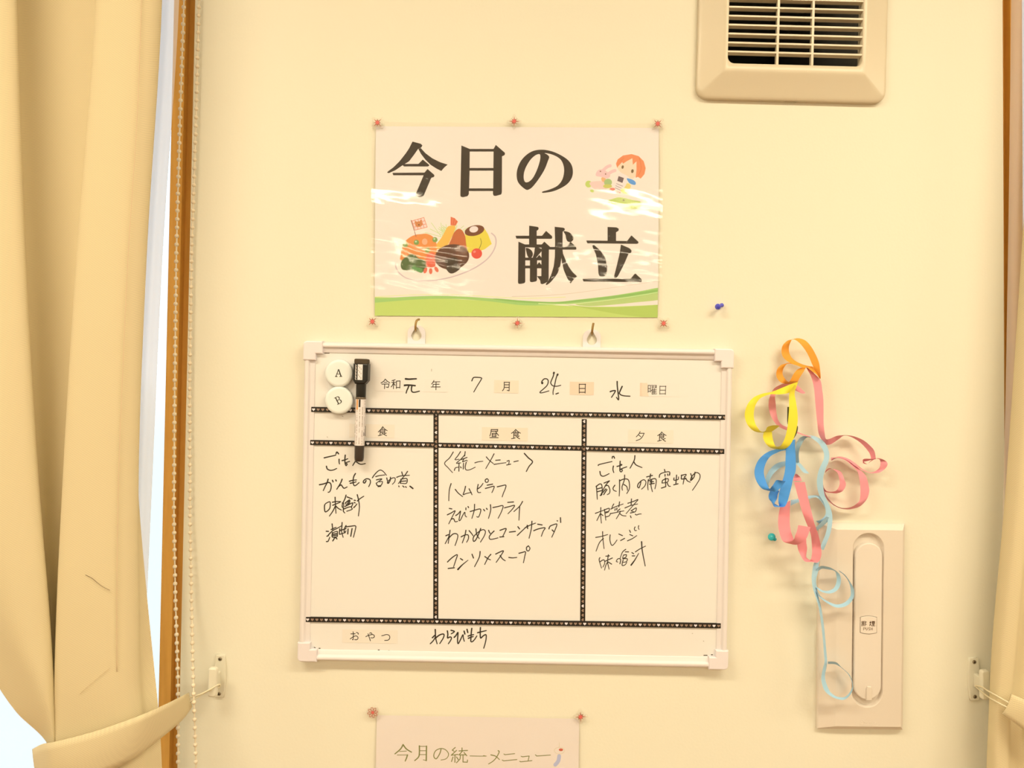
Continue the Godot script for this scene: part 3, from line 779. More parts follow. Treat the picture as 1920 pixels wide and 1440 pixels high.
func whiteboard():
	var b = Base.new(Vector2(967, 946.5), 1.1, 9)
	var t = on_wall("whiteboard", "white framed whiteboard with a handwritten menu and heart-patterned black tape", "whiteboard", b)
	var u = b.s
	var W = 802.0
	var H = 597.0
	var face_white = own(255, 233, 187)
	# the writing panel
	var p = Print.new(b.c, Vector2(W - 36, H - 34), b.turn, 2.55, face_white)
	board_writing(p)
	var s = Shape.new()
	s.smooth(false)
	var hx = (W - 36) / 2 * u
	var hy = (H - 34) / 2 * u
	s.quad(Vector3(-hx, -hy, 0.0085), Vector3(hx, -hy, 0.0085), Vector3(hx, hy, 0.0085), Vector3(-hx, hy, 0.0085))
	var bare = Vector2(0.001, 0.001)
	for q in [[-hx, -hy, hx, -hy], [hx, -hy, hx, hy], [hx, hy, -hx, hy], [-hx, hy, -hx, -hy]]:
		s.quad(Vector3(q[0], q[1], 0.001), Vector3(q[2], q[3], 0.001), Vector3(q[2], q[3], 0.0085), Vector3(q[0], q[1], 0.0085), bare, bare, bare, bare)
	var panel = printed("whiteboard enamel", p.texture(), 0.32)
	part("writing_panel", s, panel, t)
	# frame rails and corner caps
	var plastic = mat("white board frame", own(255, 229, 186), 0.4)
	var c = [Vector2(-W / 2, H / 2), Vector2(W / 2, H / 2), Vector2(W / 2, -H / 2), Vector2(-W / 2, -H / 2)]
	var cc = []
	for q in c: cc.append(b.c + q.rotated(b.turn))     # bottom left, bottom right, top right, top left in the plan
	for i in 4:
		var d = (cc[(i + 1) % 4] - cc[i]).normalized() * 3.0
		s = Shape.new()
		rail(s, b, cc[i].x + d.x, cc[i].y + d.y, cc[(i + 1) % 4].x - d.x, cc[(i + 1) % 4].y - d.y, 1.0)
		part("frame_rail", s, plastic, t)
	for i in 4:
		var o = b.at(cc[i].x, cc[i].y)
		var sx = -1.0 if o.x < 0 else 1.0
		var sy = -1.0 if o.y < 0 else 1.0
		var lx = 35 * u
		var wx = 22.5 * u
		var e = 1.2 * u
		# outline in a corner-local sense: x grows outwards, y grows inwards
		var q = PackedVector2Array()
		for v in [Vector2(e, -4 * e), Vector2(e, -lx), Vector2(-wx, -lx), Vector2(-wx, -wx), Vector2(-lx, -wx), Vector2(-lx, e), Vector2(-4 * e, e), Vector2(-1.2 * e, -0.2 * e), Vector2(-0.2 * e, -1.2 * e)]:
			q.append(o + Vector2(v.x * sx, v.y * sy))
		s = Shape.new()
		s.slab(order(q), 0.0, 0.0148, 0.0016)
		part("corner_cap", s, mat("white corner cap", own(255, 228, 188), 0.35), t)
	# hanging tabs with keyhole
	for h in [[779.5, 650.0], [1110.0, 658.0]]:
		var o = b.at(h[0], h[1])
		var body = CSGPolygon3D.new()
		body.polygon = shift(tab_outline(u), o)
		body.depth = 0.0035
		body.name = "hanging_tab"
		body.position.z = 0.0035
		var hole = CSGPolygon3D.new()
		hole.polygon = shift(tab_hole(u), o)
		hole.depth = 0.02
		hole.position.z = 0.006
		hole.operation = CSGShape3D.OPERATION_SUBTRACTION
		hole.name = "keyhole"
		body.add_child(hole)
		body.material = mat("white tab plastic", own(255, 232, 196), 0.4)
		t.add_child(body, true)
	# tapes
	var tp = Print.new(Vector2(17.3, 4.75), Vector2(34.6, 9.5), 0, 8.0, Color(0.075, 0.052, 0.035))
	heart(tp, 4.3, 4.9, 3.0, own(255, 228, 190))
	for i in 3: heart(tp, 12.95 + 8.65 * i, 4.9, 2.9, own(172, 132, 92))
	var washi = printed("heart tape", tp.texture(), 0.5)
	var tp2 = Print.new(Vector2(17.3, 4.75), Vector2(34.6, 9.5), 0, 8.0, Color(0.075, 0.052, 0.035))
	for i in 4:
		var path = PackedVector2Array()
		for j in 24:
			var a = TAU * j / 24
			var q = Vector2(16.0 * pow(sin(a), 3), -(13.0 * cos(a) - 5.0 * cos(2 * a) - 2.0 * cos(3 * a) - cos(4 * a))) / 16.0 * 2.9
			path.append(Vector2(4.3 + 8.65 * i, 4.75) + q.rotated(0.0))
		tp2.fill([path], own(255, 228, 190) if i == 0 else own(172, 132, 92))
	var washi_up = printed("heart tape upright", tp2.texture(), 0.5)
	tape("tape_strip", [584, 767.5, 1364, 782.5], t, b, washi, 0.0085, 0.0104)
	tape("tape_strip", [582, 829.5, 814, 834], t, b, washi, 0.0085, 0.0103)
	tape("tape_strip", [821, 834.8, 1092, 840.5], t, b, washi, 0.0085, 0.0089)
	tape("tape_strip", [1097, 840.5, 1358, 846.5], t, b, washi, 0.0085, 0.0103)
	tape("tape_strip", [817.5, 772, 817, 1166], t, b, washi_up, 0.0085, 0.0088)
	tape("tape_strip", [1095.5, 786, 1092.5, 1170], t, b, washi_up, 0.0085, 0.0088)
	tape("tape_strip", [573, 1161, 1351, 1173], t, b, washi, 0.0085, 0.0104)
	# paper labels stuck to the panel
	var tones = [own(255, 232, 186), own(255, 224, 172), own(252, 215, 160), own(254, 228, 178)]
	for L in LABELS:
		var r = L.r
		var q = Print.new(Vector2((r[0] + r[2]) / 2.0, (r[1] + r[3]) / 2.0), Vector2(r[2] - r[0], r[3] - r[1]), b.turn, 6.0, tones[L.tone])
		if L.has("stain"):
			q.fill([PackedVector2Array([Vector2(1199, 717), Vector2(1213, 717), Vector2(1216, 725), Vector2(1214, 734), Vector2(1217, 745), Vector2(1199, 745)])], own(253, 218, 164))
			q.fill([PackedVector2Array([Vector2(1199, 717), Vector2(1204, 717), Vector2(1203, 730), Vector2(1205, 745), Vector2(1199, 745)])], own(246, 210, 156))
		ink(q, L.k[0], L.k[1], L.k[2], L.k[3], Color(0.13, 0.115, 0.09), L.s, true, 1.0)
		var mid = b.at(q.centre.x, q.centre.y)
		var lx = q.size.x / 2 * u
		var ly = q.size.y / 2 * u
		s = Shape.new()
		s.smooth(false)
		var z = 0.0088
		s.quad(Vector3(mid.x - lx, mid.y - ly, z), Vector3(mid.x + lx, mid.y - ly, z), Vector3(mid.x + lx, mid.y + ly, z), Vector3(mid.x - lx, mid.y + ly, z))
		for e in [[-1, -1, 1, -1], [1, -1, 1, 1], [1, 1, -1, 1], [-1, 1, -1, -1]]:
			s.quad(Vector3(mid.x + e[0] * lx, mid.y + e[1] * ly, 0.0085), Vector3(mid.x + e[2] * lx, mid.y + e[3] * ly, 0.0085), Vector3(mid.x + e[2] * lx, mid.y + e[3] * ly, z), Vector3(mid.x + e[0] * lx, mid.y + e[1] * ly, z), bare, bare, bare, bare)
		part("paper_label", s, printed(L.called, q.texture(), 0.45), t)
	# metal hooks in the wall that carry the board
	var brass = mat("aged brass", Color(0.62, 0.51, 0.32), 0.38, 0.6)
	s = Shape.new()
	s.tube(flow3([spot(779, 620, 0), spot(779, 619, 9), spot(779, 617.5, 13.5), spot(779, 613, 15.5), spot(779.5, 607, 15.5), spot(781, 602, 14.5), spot(783.5, 599.5, 12.5), spot(786, 599, 10)], 4), 2.2 * u, 10, 2.0 * u)
	tag(part("wall_hook", s, brass, self), "bent brass hook curling over to one side through a whiteboard tab", "hook")
	s = Shape.new()
	s.tube(flow3([spot(1110, 627, 0), spot(1110, 626, 9), spot(1110, 624.5, 13), spot(1110.4, 620, 15.5), spot(1111.3, 613, 16), spot(1112.5, 607, 16), spot(1112.8, 605.5, 16)], 4), 2.2 * u, 10, 2.0 * u)
	tag(part("wall_hook", s, brass, self), "straight upright brass hook through a whiteboard tab", "hook")

func order(q: PackedVector2Array) -> PackedVector2Array:
	if Geometry2D.is_polygon_clockwise(q): q.reverse()
	return q

func tab_outline(u: float) -> PackedVector2Array:
	var out = PackedVector2Array([Vector2(-16.5, -4) * u, Vector2(16.5, -4) * u, Vector2(16.5, 28) * u])
	for i in 9:
		var a = PI * i / 8
		out.append((Vector2(0, 28) + Vector2(cos(a) * 16.5, sin(a) * 13)) * u)
	out.append(Vector2(-16.5, 28) * u)
	return out

func tab_hole(u: float) -> PackedVector2Array:
	var out = PackedVector2Array()
	for i in 15:
		var a = PI * 0.78 + (PI * 1.44) * i / 14
		out.append((Vector2(0, 21) + Vector2(cos(a), sin(a)) * 9.5) * u)
	out.append(Vector2(2.6, 36) * u)
	out.append(Vector2(0, 37.5) * u)
	out.append(Vector2(-2.6, 36) * u)
	return out

# ------------------------------------------------------------------ magnets and marker pen on the board
func magnets_and_marker():
	var white = mat("magnet white", own(255, 240, 200), 0.35)
	var font = SystemFont.new()
	font.font_names = PackedStringArray(["Droid Serif"])
	for m in [["A", 635.5, 700.0, 1.0], ["B", 635.5, 750.5, 28.0]]:
		var b = Base.new(Vector2(m[1], m[2]), 1.1, 16)
		var t = on_wall("round_magnet", "round white magnet printed with the letter %s on the whiteboard" % m[0], "magnet", b)
		var u = b.s
		var s = Shape.new()
		s.lathe([[26.0 * u, 0.0106], [26.2 * u, 0.0112], [26.2 * u, 0.0150], [25.6 * u, 0.0166], [24.2 * u, 0.0176], [21.0 * u, 0.0180, 1], [0.5 * u, 0.0181]], 48)
		part("body", s, white, t)
		var txt = TextMesh.new()
		txt.text = m[0]
		txt.font = font
		txt.font_size = 32
		txt.pixel_size = 19.0 * u / 32.0
		txt.depth = 0.0002
		var o = part_mesh("letter", txt, mat("letter ink", Color(0.16, 0.14, 0.11), 0.6), t)
		o.position = Vector3(0, 0, 0.0183)
		o.rotation.z = deg_to_rad(m[3])
	# marker: axis runs down the board
	var b = Base.new(Vector2(676, 770), 1.6, 18)
	var t = on_wall("marker_pen", "black whiteboard marker with eraser cap stuck upright on the whiteboard", "marker pen", b)
	var u = b.s
	var z = 0.0186
	var down = Transform3D(Basis(Vector3(1, 0, 0), Vector3(0, 0, -1), Vector3(0, 1, 0)), Vector3(0, 0, z))
	var black = mat("marker black plastic", Color(0.035, 0.030, 0.026), 0.35)
	var s = Shape.new()
	s.xf = down
	s.lathe([[6.5 * u, -95 * u], [8.2 * u, -93 * u], [8.8 * u, -88 * u], [9.1 * u, -66 * u, 1], [9.1 * u, -65 * u]], 24)
	part("barrel_end", s, mat("smoky marker end", Color(0.21, 0.18, 0.17), 0.25), t)
	var wrap = Print.new(Vector2(32, 50), Vector2(64, 100), 0, 4.0, own(252, 226, 184))
	var rng = RandomNumberGenerator.new()
	rng.seed = 9
	for col in 11:
		var x = 3.0 + col * 5.7
		var y = 2.0 + rng.randf() * 6.0
		while y < 96.0:
			var l = 0.8 + rng.randf() * 3.0
			if rng.randf() < 0.75: ink(wrap, 0, 0, 1, 0.5 + rng.randf() * 0.5, Color(0.35, 0.28, 0.2, 0.8), [[x, y, x, min(97.0, y + l)]], false, 1.0)
			y += l + 0.7
	for e in [[40.0, 1.0, 44.5, 24.0, own(240, 160, 80)], [46.0, 1.0, 49.5, 18.0, Color(0.12, 0.09, 0.07)], [36.5, 60, 38.0, 74, Color(0.12, 0.1, 0.09)], [58, 72, 59.5, 80, Color(0.12, 0.1, 0.09)]]:
		wrap.fill([PackedVector2Array([Vector2(e[0], e[1]), Vector2(e[2], e[1]), Vector2(e[2], e[3]), Vector2(e[0], e[3])])], e[4])
	s = Shape.new()
	s.xf = down
	s.lathe([[9.4 * u, -65 * u], [9.4 * u, -20 * u], [9.4 * u, 22 * u]], 28)
	part("barrel", s, printed("marker wrap", wrap.texture(), 0.35), t)
	s = Shape.new()
	s.xf = down
	s.lathe([[9.6 * u, 21.6 * u], [9.7 * u, 22 * u], [9.7 * u, 25 * u], [9.3 * u, 25.4 * u]], 24)
	part("collar", s, mat("grey marker collar", Color(0.40, 0.35, 0.29), 0.3, 0.4), t)
	s = Shape.new()
	s.xf = down
	s.lathe([[9.0 * u, 25 * u], [9.2 * u, 26 * u], [9.2 * u, 54 * u], [9.0 * u, 56 * u]], 24)
	part("cap", s, black, t)
	s = Shape.new()
	s.slab(PackedVector2Array([Vector2(-9.5, 50) * u, Vector2(8.5, 50) * u, Vector2(14.2, 57) * u, Vector2(14.4, 88) * u, Vector2(-13.4, 88) * u, Vector2(-13.4, 57) * u]), 0.0105, 0.0282, 0.0018)
	var block = part("eraser_holder", s, black, t)
	s = Shape.new()
	s.slab(shift(rounded(25 * u, 10 * u, 2.5 * u), Vector2(0.4 * u, 92 * u)), 0.0115, 0.0272, 0.0012)
	part("eraser", s, mat("grey felt", Color(0.30, 0.26, 0.21), 0.95), t)
	var cap_print = Print.new(Vector2(8, 16), Vector2(16, 32), 0, 8.0, Color(0.035, 0.030, 0.026))
	cap_print.fill([PackedVector2Array([Vector2(6.5, 0.5), Vector2(15.6, 0.5), Vector2(15.6, 31.5), Vector2(6.5, 31.5)])], own(250, 228, 186))
	for i in 9: ink(cap_print, 0, 0, 1, 0.7, Color(0.45, 0.38, 0.3), [[8.0 + (i % 3) * 2.4, 3.0 + i * 2.9, 8.0 + (i % 3) * 2.4, 5.0 + i * 3.0]], false, 1.0)
	for i in 10: ink(cap_print, 0, 0, 1, 1.6, own(240, 215, 170), [[2.6, 2.0 + i * 3.0, 3.8, 3.2 + i * 3.0 + (i % 2) * 0.6]], false, 1.0)
	s = Shape.new()
	s.smooth(false)
	s.quad(Vector3(-11.5 * u, 57 * u, 0.02835), Vector3(4.8 * u, 57 * u, 0.02835), Vector3(4.8 * u, 87 * u, 0.02835), Vector3(-11.5 * u, 87 * u, 0.02835))
	part("sticker", s, printed("cap sticker", cap_print.texture(), 0.4), block)

# ------------------------------------------------------------------ laminated sheets
func sheet(t: Node3D, wide: float, high: float, m: Material, called: String, z: float, wave: float, seed_: int, nx := 60, ny := 40, parent_uv := true):
	var n = FastNoiseLite.new()
	n.seed = seed_
	n.frequency = 1.0
	n.fractal_octaves = 2
	var rows = []
	for j in ny + 1:
		var row = []
		for i in nx + 1:
			var x = (float(i) / nx - 0.5) * wide
			var y = (float(j) / ny - 0.5) * high
			var bow = 0.0022 * (1.0 - pow(2.0 * y / high, 2.0)) * (0.6 + 0.4 * pow(2.0 * x / wide, 2.0))
			row.append(Vector3(x, y, z + bow + wave * n.get_noise_2d(x * 5.0, y * 14.0) + wave * 0.22 * n.get_noise_2d(x * 16.0 + 9.0, y * 75.0 + x * 20.0)))
		rows.append(row)
	var s = Shape.new()
	s.grid(rows)
	return part(called, s, m, t)

func star_pin(x: float, y: float, deg: float, label: String, group: String):
	var b = Base.new(Vector2(x, y), 1.1, 5)
	var t = on_wall("star_pin", label, "pin", b, group)
	t.rotation.z += deg_to_rad(deg)
	var u = b.s
	var body = PackedVector2Array()
	for q in 4:
		for v in [Vector2(13.5, -2.2), Vector2(14.2, 0), Vector2(13.5, 2.2), Vector2(9.0, 3.4), Vector2(6.0, 6.0)]:
			if v.x == 6.0: body.append(Vector2(5.4, 5.4).rotated(q * PI / 2) * u)
			else: body.append(v.rotated(q * PI / 2) * u)
		body.append(Vector2(3.4, 9.0).rotated(q * PI / 2) * u)
	var s = Shape.new()
	s.slab(body, 0.0032, 0.0060, 0.0008)
	part("clear_body", s, pane("clear pin plastic", Color(0.97, 0.93, 0.84), 0.05, 0.05), t)
	var motif = PackedVector2Array()
	for q in 8:
		var a = TAU * q / 8
		motif.append(Vector2(cos(a), sin(a)) * (10.2 if q % 2 == 0 else 6.6) * u)
		var a2 = a + TAU / 16
		motif.append(Vector2(cos(a2), sin(a2)) * 3.2 * u)
	s = Shape.new()
	s.slab(motif, 0.0062, 0.0066)
	part("flower_motif", s, mat("pin red brown", own(196, 112, 74), 0.5), t)
	s = Shape.new()
	s.slab(disc(3.3 * u, 12), 0.0062, 0.0069)
	part("flower_centre", s, mat("pin red", own(236, 104, 78), 0.5), t)
	s = Shape.new()
	s.lathe([[0.5 * u, -0.004], [0.6 * u, 0.0033]], 8)
	part("needle", s, mat("pin steel", Color(0.6, 0.6, 0.6), 0.3, 1.0), t)

func heading_poster():
	var b = Base.new(Vector2(969, 415.5), 0.35, 2.5)
	var t = on_wall("laminated_poster", "laminated poster with large black heading, a lunch plate picture and a green wave", "poster", b)
	var u = b.s
	var paper_size = Vector2(531, 356)
	var p = Print.new(Vector2(969, 416.5), paper_size, b.turn, 3.5, own(255, 231, 188))
	poster_print(p)
	var m = printed("poster print", p.texture(), 0.55)
	sheet(t, paper_size.x * u, paper_size.y * u, m, "printed_paper", 0.0012, 0.00025, 3)
	sheet(t, 546 * u, 371 * u, pane("laminate film", Color(1.0, 0.98, 0.93), 0.012, 0.05), "laminate_film", 0.0018, 0.00034, 3, 110, 130)
	var g = "star pins round the heading poster"
	star_pin(708, 230.5, 45, "clear star pin turned askew with a red flower at the heading poster's upper edge", g)
	star_pin(964, 228, 0, "clear upright star pin with a red flower at middle of the heading poster's upper edge", g)
	star_pin(1233, 232.5, 45, "clear star pin turned askew with a red flower at the heading poster's upper edge", g)
	star_pin(698.5, 603, 45, "clear star pin turned askew with a red flower below the poster's green wave", g)
	star_pin(970, 606, 0, "clear upright star pin with a red flower below the poster's green wave", g)
	star_pin(1244, 606.5, 45, "clear star pin turned askew with a red flower below the poster's green wave", g)

func poster_print(p: Print):
	var kz = 1920.0 / 310.0
	# plate of food
	var o = [670.0, 390.0, 6.0]
	ink(p, o[0], o[1], o[2], 2.4, own(222, 190, 166), [[1510, 290, 1550, 330, 1560, 400, 1530, 490, 1450, 590, 1300, 690, 1100, 770, 900, 815, 720, 825, 580, 805, 490, 755, 440, 690, 425, 625]], true, 0.8)
	var rng = RandomNumberGenerator.new()
	rng.seed = 4
	for i in 40:
		var a = rng.randf_range(-2.9, -0.2)
		var l = rng.randf_range(90, 210)
		var x0 = 1030 + rng.randf_range(-90, 90)
		ink(p, o[0], o[1], o[2], 1.1, own(214, 222, 140), [[x0, 330, x0 + cos(a) * l, 320 + sin(a) * l * 0.85]], false, 0.7)
	blot(p, o[0], o[1], o[2], own(240, 122, 72), [1050, 105, 1095, 120, 1132, 160, 1105, 205, 1048, 200], false)
	ink(p, o[0], o[1], o[2], 0.7, own(200, 80, 40), [[1060, 110, 1062, 195], [1090, 125, 1080, 200], [1118, 150, 1095, 200]], false)
	blot(p, o[0], o[1], o[2], own(250, 188, 72), [1020, 215, 1090, 205, 1100, 240, 1060, 340, 1000, 440, 890, 470, 880, 430, 940, 350, 980, 280])
	blot(p, o[0], o[1], o[2], own(205, 104, 46), [1140, 240, 1185, 265, 1215, 330, 1238, 450, 1130, 470, 1030, 440, 1060, 350, 1090, 280])
	blot(p, o[0], o[1], o[2], own(242, 212, 62), [1210, 285, 1320, 290, 1432, 240, 1470, 300, 1512, 410, 1430, 472, 1300, 512, 1242, 505, 1225, 420], false)
	oval(p, o[0], o[1], o[2], own(122, 62, 30), 1318, 260, 112, 58, -13)
	oval(p, o[0], o[1], o[2], own(252, 226, 190), 1310, 246, 50, 36, -10)
	blot(p, o[0], o[1], o[2], own(244, 146, 62), [488, 540, 510, 440, 560, 360, 640, 312, 720, 300, 780, 296, 850, 330, 888, 400, 892, 480, 880, 570, 700, 610, 500, 595])
	oval(p, o[0], o[1], o[2], own(250, 178, 118), 758, 385, 31, 36)
	for q in [[540, 420], [665, 393], [873, 363], [788, 480]]:
		oval(p, o[0], o[1], o[2], own(134, 160, 70), q[0], q[1], 29, 29)
		oval(p, o[0], o[1], o[2], own(205, 220, 160), q[0] - 6, q[1] - 9, 11, 10)
	blot(p, o[0], o[1], o[2], own(84, 104, 44), [488, 650, 500, 600, 540, 560, 600, 525, 650, 535, 690, 572, 750, 590, 782, 640, 770, 690, 720, 732, 650, 710, 600, 700, 540, 712, 500, 690])
	blot(p, o[0], o[1], o[2], own(104, 152, 72), [640, 640, 660, 670, 730, 690, 722, 735, 660, 715, 610, 700])
	blot(p, o[0], o[1], o[2], own(240, 104, 64), [785, 522, 865, 512, 876, 600, 870, 665, 778, 665, 776, 580])
	for q in [[765, 708, 20], [825, 715, 0], [890, 696, -30]]: oval(p, o[0], o[1], o[2], own(238, 110, 70), q[0], q[1], 19, 34, q[2])
	for q in [[797, 560], [837, 558]]: oval(p, o[0], o[1], o[2], own(110, 40, 20), q[0], q[1], 6, 6)
	oval(p, o[0], o[1], o[2], own(96, 50, 26), 1065, 556, 195, 142, -8)
	oval(p, o[0], o[1], o[2], own(112, 60, 30), 1170, 520, 70, 70, -8)
	blot(p, o[0], o[1], o[2], own(60, 42, 22), [1060, 560, 1130, 575, 1132, 640, 1158, 680, 1110, 725, 1050, 742, 1005, 700, 1000, 640, 978, 600])
	oval(p, o[0], o[1], o[2], own(236, 76, 52), 1343, 518, 60, 58)
	oval(p, o[0], o[1], o[2], own(246, 140, 110), 1318, 498, 16, 13, -30)
	ink(p, o[0], o[1], o[2], 0.9, own(70, 80, 30), [[1370, 465, 1395, 400, 1385, 348]])
	blot(p, o[0], o[1], o[2], own(252, 214, 176), [612, 150, 748, 112, 786, 220, 650, 256], false)
	for i in 5: ink(p, o[0], o[1], o[2], 0.9, own(236, 130, 84), [[612 + i * 34, 150 - i * 9.5, 650 + i * 34, 256 - i * 9]], false, 1.0)
	for i in 4: ink(p, o[0], o[1], o[2], 0.9, own(236, 130, 84), [[614 + i * 12.5, 152 + i * 34.5, 750 + i * 12, 113 + i * 36]], false, 1.0)
	oval(p, o[0], o[1], o[2], own(220, 134, 66), 692, 188, 42, 32, -10)
	oval(p, o[0], o[1], o[2], own(220, 134, 66), 656, 166, 12, 12)
	oval(p, o[0], o[1], o[2], own(220, 134, 66), 716, 152, 12, 12)
	oval(p, o[0], o[1], o[2], own(60, 36, 16), 693, 196, 8, 6)
	ink(p, o[0], o[1], o[2], 1.1, own(160, 96, 66), [[605, 145, 660, 325]], false, 1.0)
	# child with a rabbit
	var x = 960.0
	var y = 200.0
	blot(p, x, y, kz, own(208, 216, 104), [1110, 1112, 1180, 1075, 1260, 1060, 1400, 1092, 1490, 1110, 1502, 1150, 1470, 1185, 1390, 1196, 1280, 1180])
	oval(p, x, y, kz, own(206, 214, 96), 890, 905, 38, 40)
	oval(p, x, y, kz, own(206, 214, 96), 930, 985, 24, 16, 20)
	blot(p, x, y, kz, own(252, 208, 172), [900, 890, 1000, 870, 1080, 880, 1110, 930, 1080, 975, 960, 965])
	blot(p, x, y, kz, own(248, 180, 110), [1040, 830, 1085, 830, 1080, 880, 1045, 870])
	oval(p, x, y, kz, own(176, 194, 110), 1115, 885, 46, 42)
	oval(p, x, y, kz, own(216, 204, 90), 1110, 930, 52, 24)
	oval(p, x, y, kz, own(246, 214, 110), 1340, 930, 40, 34)
	blot(p, x, y, kz, own(250, 200, 172), [975, 808, 985, 760, 1020, 735, 1070, 742, 1125, 780, 1140, 815, 1100, 840, 1040, 822])
	ink(p, x, y, kz, 5.8, own(250, 200, 172), [[1062, 742, 1105, 705, 1140, 692], [1115, 790, 1160, 760, 1195, 748]], true, 1.0)
	for q in [[1027, 757], [1087, 788]]: oval(p, x, y, kz, own(140, 80, 50), q[0], q[1], 7, 8)
	blot(p, x, y, kz, own(255, 228, 190), [1215, 800, 1260, 770, 1340, 800, 1330, 900, 1290, 950, 1200, 950, 1180, 880])
	blot(p, x, y, kz, own(255, 218, 164), [1222, 700, 1290, 655, 1400, 600, 1450, 640, 1458, 740, 1440, 810, 1390, 845, 1330, 805, 1260, 765])
	blot(p, x, y, kz, own(246, 142, 78), [1208, 668, 1228, 618, 1290, 572, 1390, 556, 1472, 580, 1530, 640, 1552, 720, 1538, 790, 1494, 842, 1462, 822, 1436, 832, 1446, 740, 1446, 640, 1404, 680, 1398, 604, 1330, 640, 1290, 668, 1280, 650, 1240, 690, 1222, 716], false)
	ink(p, x, y, kz, 1.0, own(234, 120, 56), [[1300, 600, 1260, 640], [1480, 600, 1500, 720, 1470, 800]], true)
	oval(p, x, y, kz, own(120, 90, 46), 1285, 707, 13, 20, 10)
	oval(p, x, y, kz, own(120, 90, 46), 1398, 755, 15, 22, 10)
	blot(p, x, y, kz, own(98, 158, 214), [1336, 838, 1400, 855, 1436, 886, 1426, 916, 1372, 900, 1345, 870])
	blot(p, x, y, kz, own(112, 88, 76), [1238, 812, 1300, 835, 1282, 892, 1222, 868], false)
	ink(p, x, y, kz, 1.4, own(190, 165, 150), [[1214, 900, 1284, 930], [1206, 925, 1270, 955], [1200, 950, 1255, 975]], false, 1.0)
	oval(p, x, y, kz, own(240, 130, 96), 1165, 965, 32, 16)
	oval(p, x, y, kz, own(240, 140, 110), 1230, 1008, 30, 16)
	oval(p, x, y, kz, own(250, 226, 96), 1315, 990, 55, 26, 15)
	oval(p, x, y, kz, own(90, 70, 50), 1296, 1092, 8, 12)
	# green wave along the foot
	blot(p, 0, 0, 1, own(206, 218, 98), [700, 558, 753, 559, 820, 560, 900, 564, 960, 568, 1040, 573, 1100, 576, 1150, 576, 1200, 574, 1240, 572, 1240, 592, 1240, 600, 700, 600, 700, 590], false)
	blot(p, 0, 0, 1, own(190, 206, 84), [1060, 572, 1110, 577, 1160, 577, 1200, 575, 1240, 572, 1240, 600, 1160, 590], false)
	blot(p, 0, 0, 1, own(170, 206, 100), [700, 560, 720, 560, 770, 557, 820, 555.5, 870, 557, 930, 561, 980, 565, 1040, 567, 1090, 562, 1150, 555, 1200, 547, 1240, 540, 1240, 550, 1200, 557, 1150, 563, 1090, 569, 1040, 572.5, 980, 573, 920, 566, 870, 562, 820, 561, 770, 563, 720, 567, 700, 568])
	blot(p, 0, 0, 1, own(150, 192, 84), [930, 560.5, 980, 564.5, 1040, 567, 1090, 563, 1150, 556, 1200, 549, 1240, 543, 1240, 546, 1200, 553, 1150, 560, 1090, 566, 1040, 570, 980, 568, 930, 563])
	blot(p, 0, 0, 1, own(196, 210, 110), [1080, 570, 1140, 564, 1190, 558, 1240, 550, 1240, 562, 1190, 568, 1140, 573, 1100, 575])
	ink(p, 0, 0, 1, 1.1, own(240, 236, 140), [[704, 557.5, 760, 554.5, 820, 553, 880, 555, 960, 559.5, 1000, 560, 1060, 558]], true, 1.0)
	ink(p, 0, 0, 1, 1.4, own(238, 236, 150), [[1010, 570, 1060, 571.5, 1120, 566, 1180, 558, 1234, 549]], true, 0.6)
	ink(p, 0, 0, 1, 0.8, own(226, 196, 150), [[960, 557, 1020, 555, 1080, 550, 1150, 540, 1234, 528]], true, 0.5)
	# heading, brush-serif letters
	var c = Color(0.15, 0.115, 0.08)
	x = 670.0
	blot(p, x, y, kz, c, [640, 410, 735, 435, 755, 455, 740, 480, 705, 495, 660, 560, 600, 640, 520, 690, 440, 745, 365, 778, 345, 772, 360, 755, 420, 710, 490, 640, 560, 550, 600, 490], false)
	blot(p, x, y, kz, c, [735, 485, 790, 545, 870, 605, 960, 650, 1048, 678, 1010, 710, 975, 752, 920, 725, 850, 680, 790, 620, 740, 555, 708, 495], false)
	blot(p, x, y, kz, c, [530, 672, 710, 670, 760, 620, 830, 678, 835, 690, 820, 700, 540, 700, 528, 685], false)
	blot(p, x, y, kz, c, [408, 775, 780, 772, 815, 730, 890, 795, 895, 810, 885, 825, 860, 830, 825, 910, 770, 1040, 730, 1058, 690, 1045, 675, 1028, 700, 970, 770, 803, 418, 803], false)
	var loops = [pts2([1208, 455, 1305, 495, 1582, 495, 1608, 448, 1712, 538, 1715, 555, 1705, 570, 1680, 580, 1678, 1000, 1670, 1025, 1610, 1042, 1585, 1040, 1575, 1020, 1575, 985, 1295, 985, 1295, 1020, 1280, 1045, 1225, 1058, 1200, 1050, 1196, 1030], Vector2(x, y), kz),
		pts2([1305, 525, 1582, 525, 1580, 718, 1303, 718], Vector2(x, y), kz), pts2([1303, 748, 1580, 748, 1578, 955, 1298, 955], Vector2(x, y), kz)]
	p.fill(loops, c)
	x = 960.0
	loops = [flow2(pts2([432, 590, 415, 640, 385, 720, 340, 800, 285, 880, 235, 940, 200, 965, 165, 970, 110, 930, 70, 880, 55, 820, 60, 740, 95, 650, 150, 580, 220, 530, 290, 508, 370, 505, 470, 525, 570, 570, 650, 625, 695, 690, 707, 770, 690, 840, 640, 905, 560, 955, 470, 990, 370, 1006, 348, 1000, 360, 990, 430, 970, 520, 930, 575, 870, 600, 800, 605, 720, 580, 640, 530, 590, 450, 555, 378, 543, 410, 562], Vector2(x, y), kz), 4, true),
		flow2(pts2([325, 560, 330, 590, 320, 650, 290, 740, 245, 830, 200, 875, 165, 885, 145, 870, 135, 830, 140, 770, 165, 700, 215, 620, 270, 570, 310, 555], Vector2(x, y), kz), 4, true)]
	p.fill(loops, c)
	y = 420.0
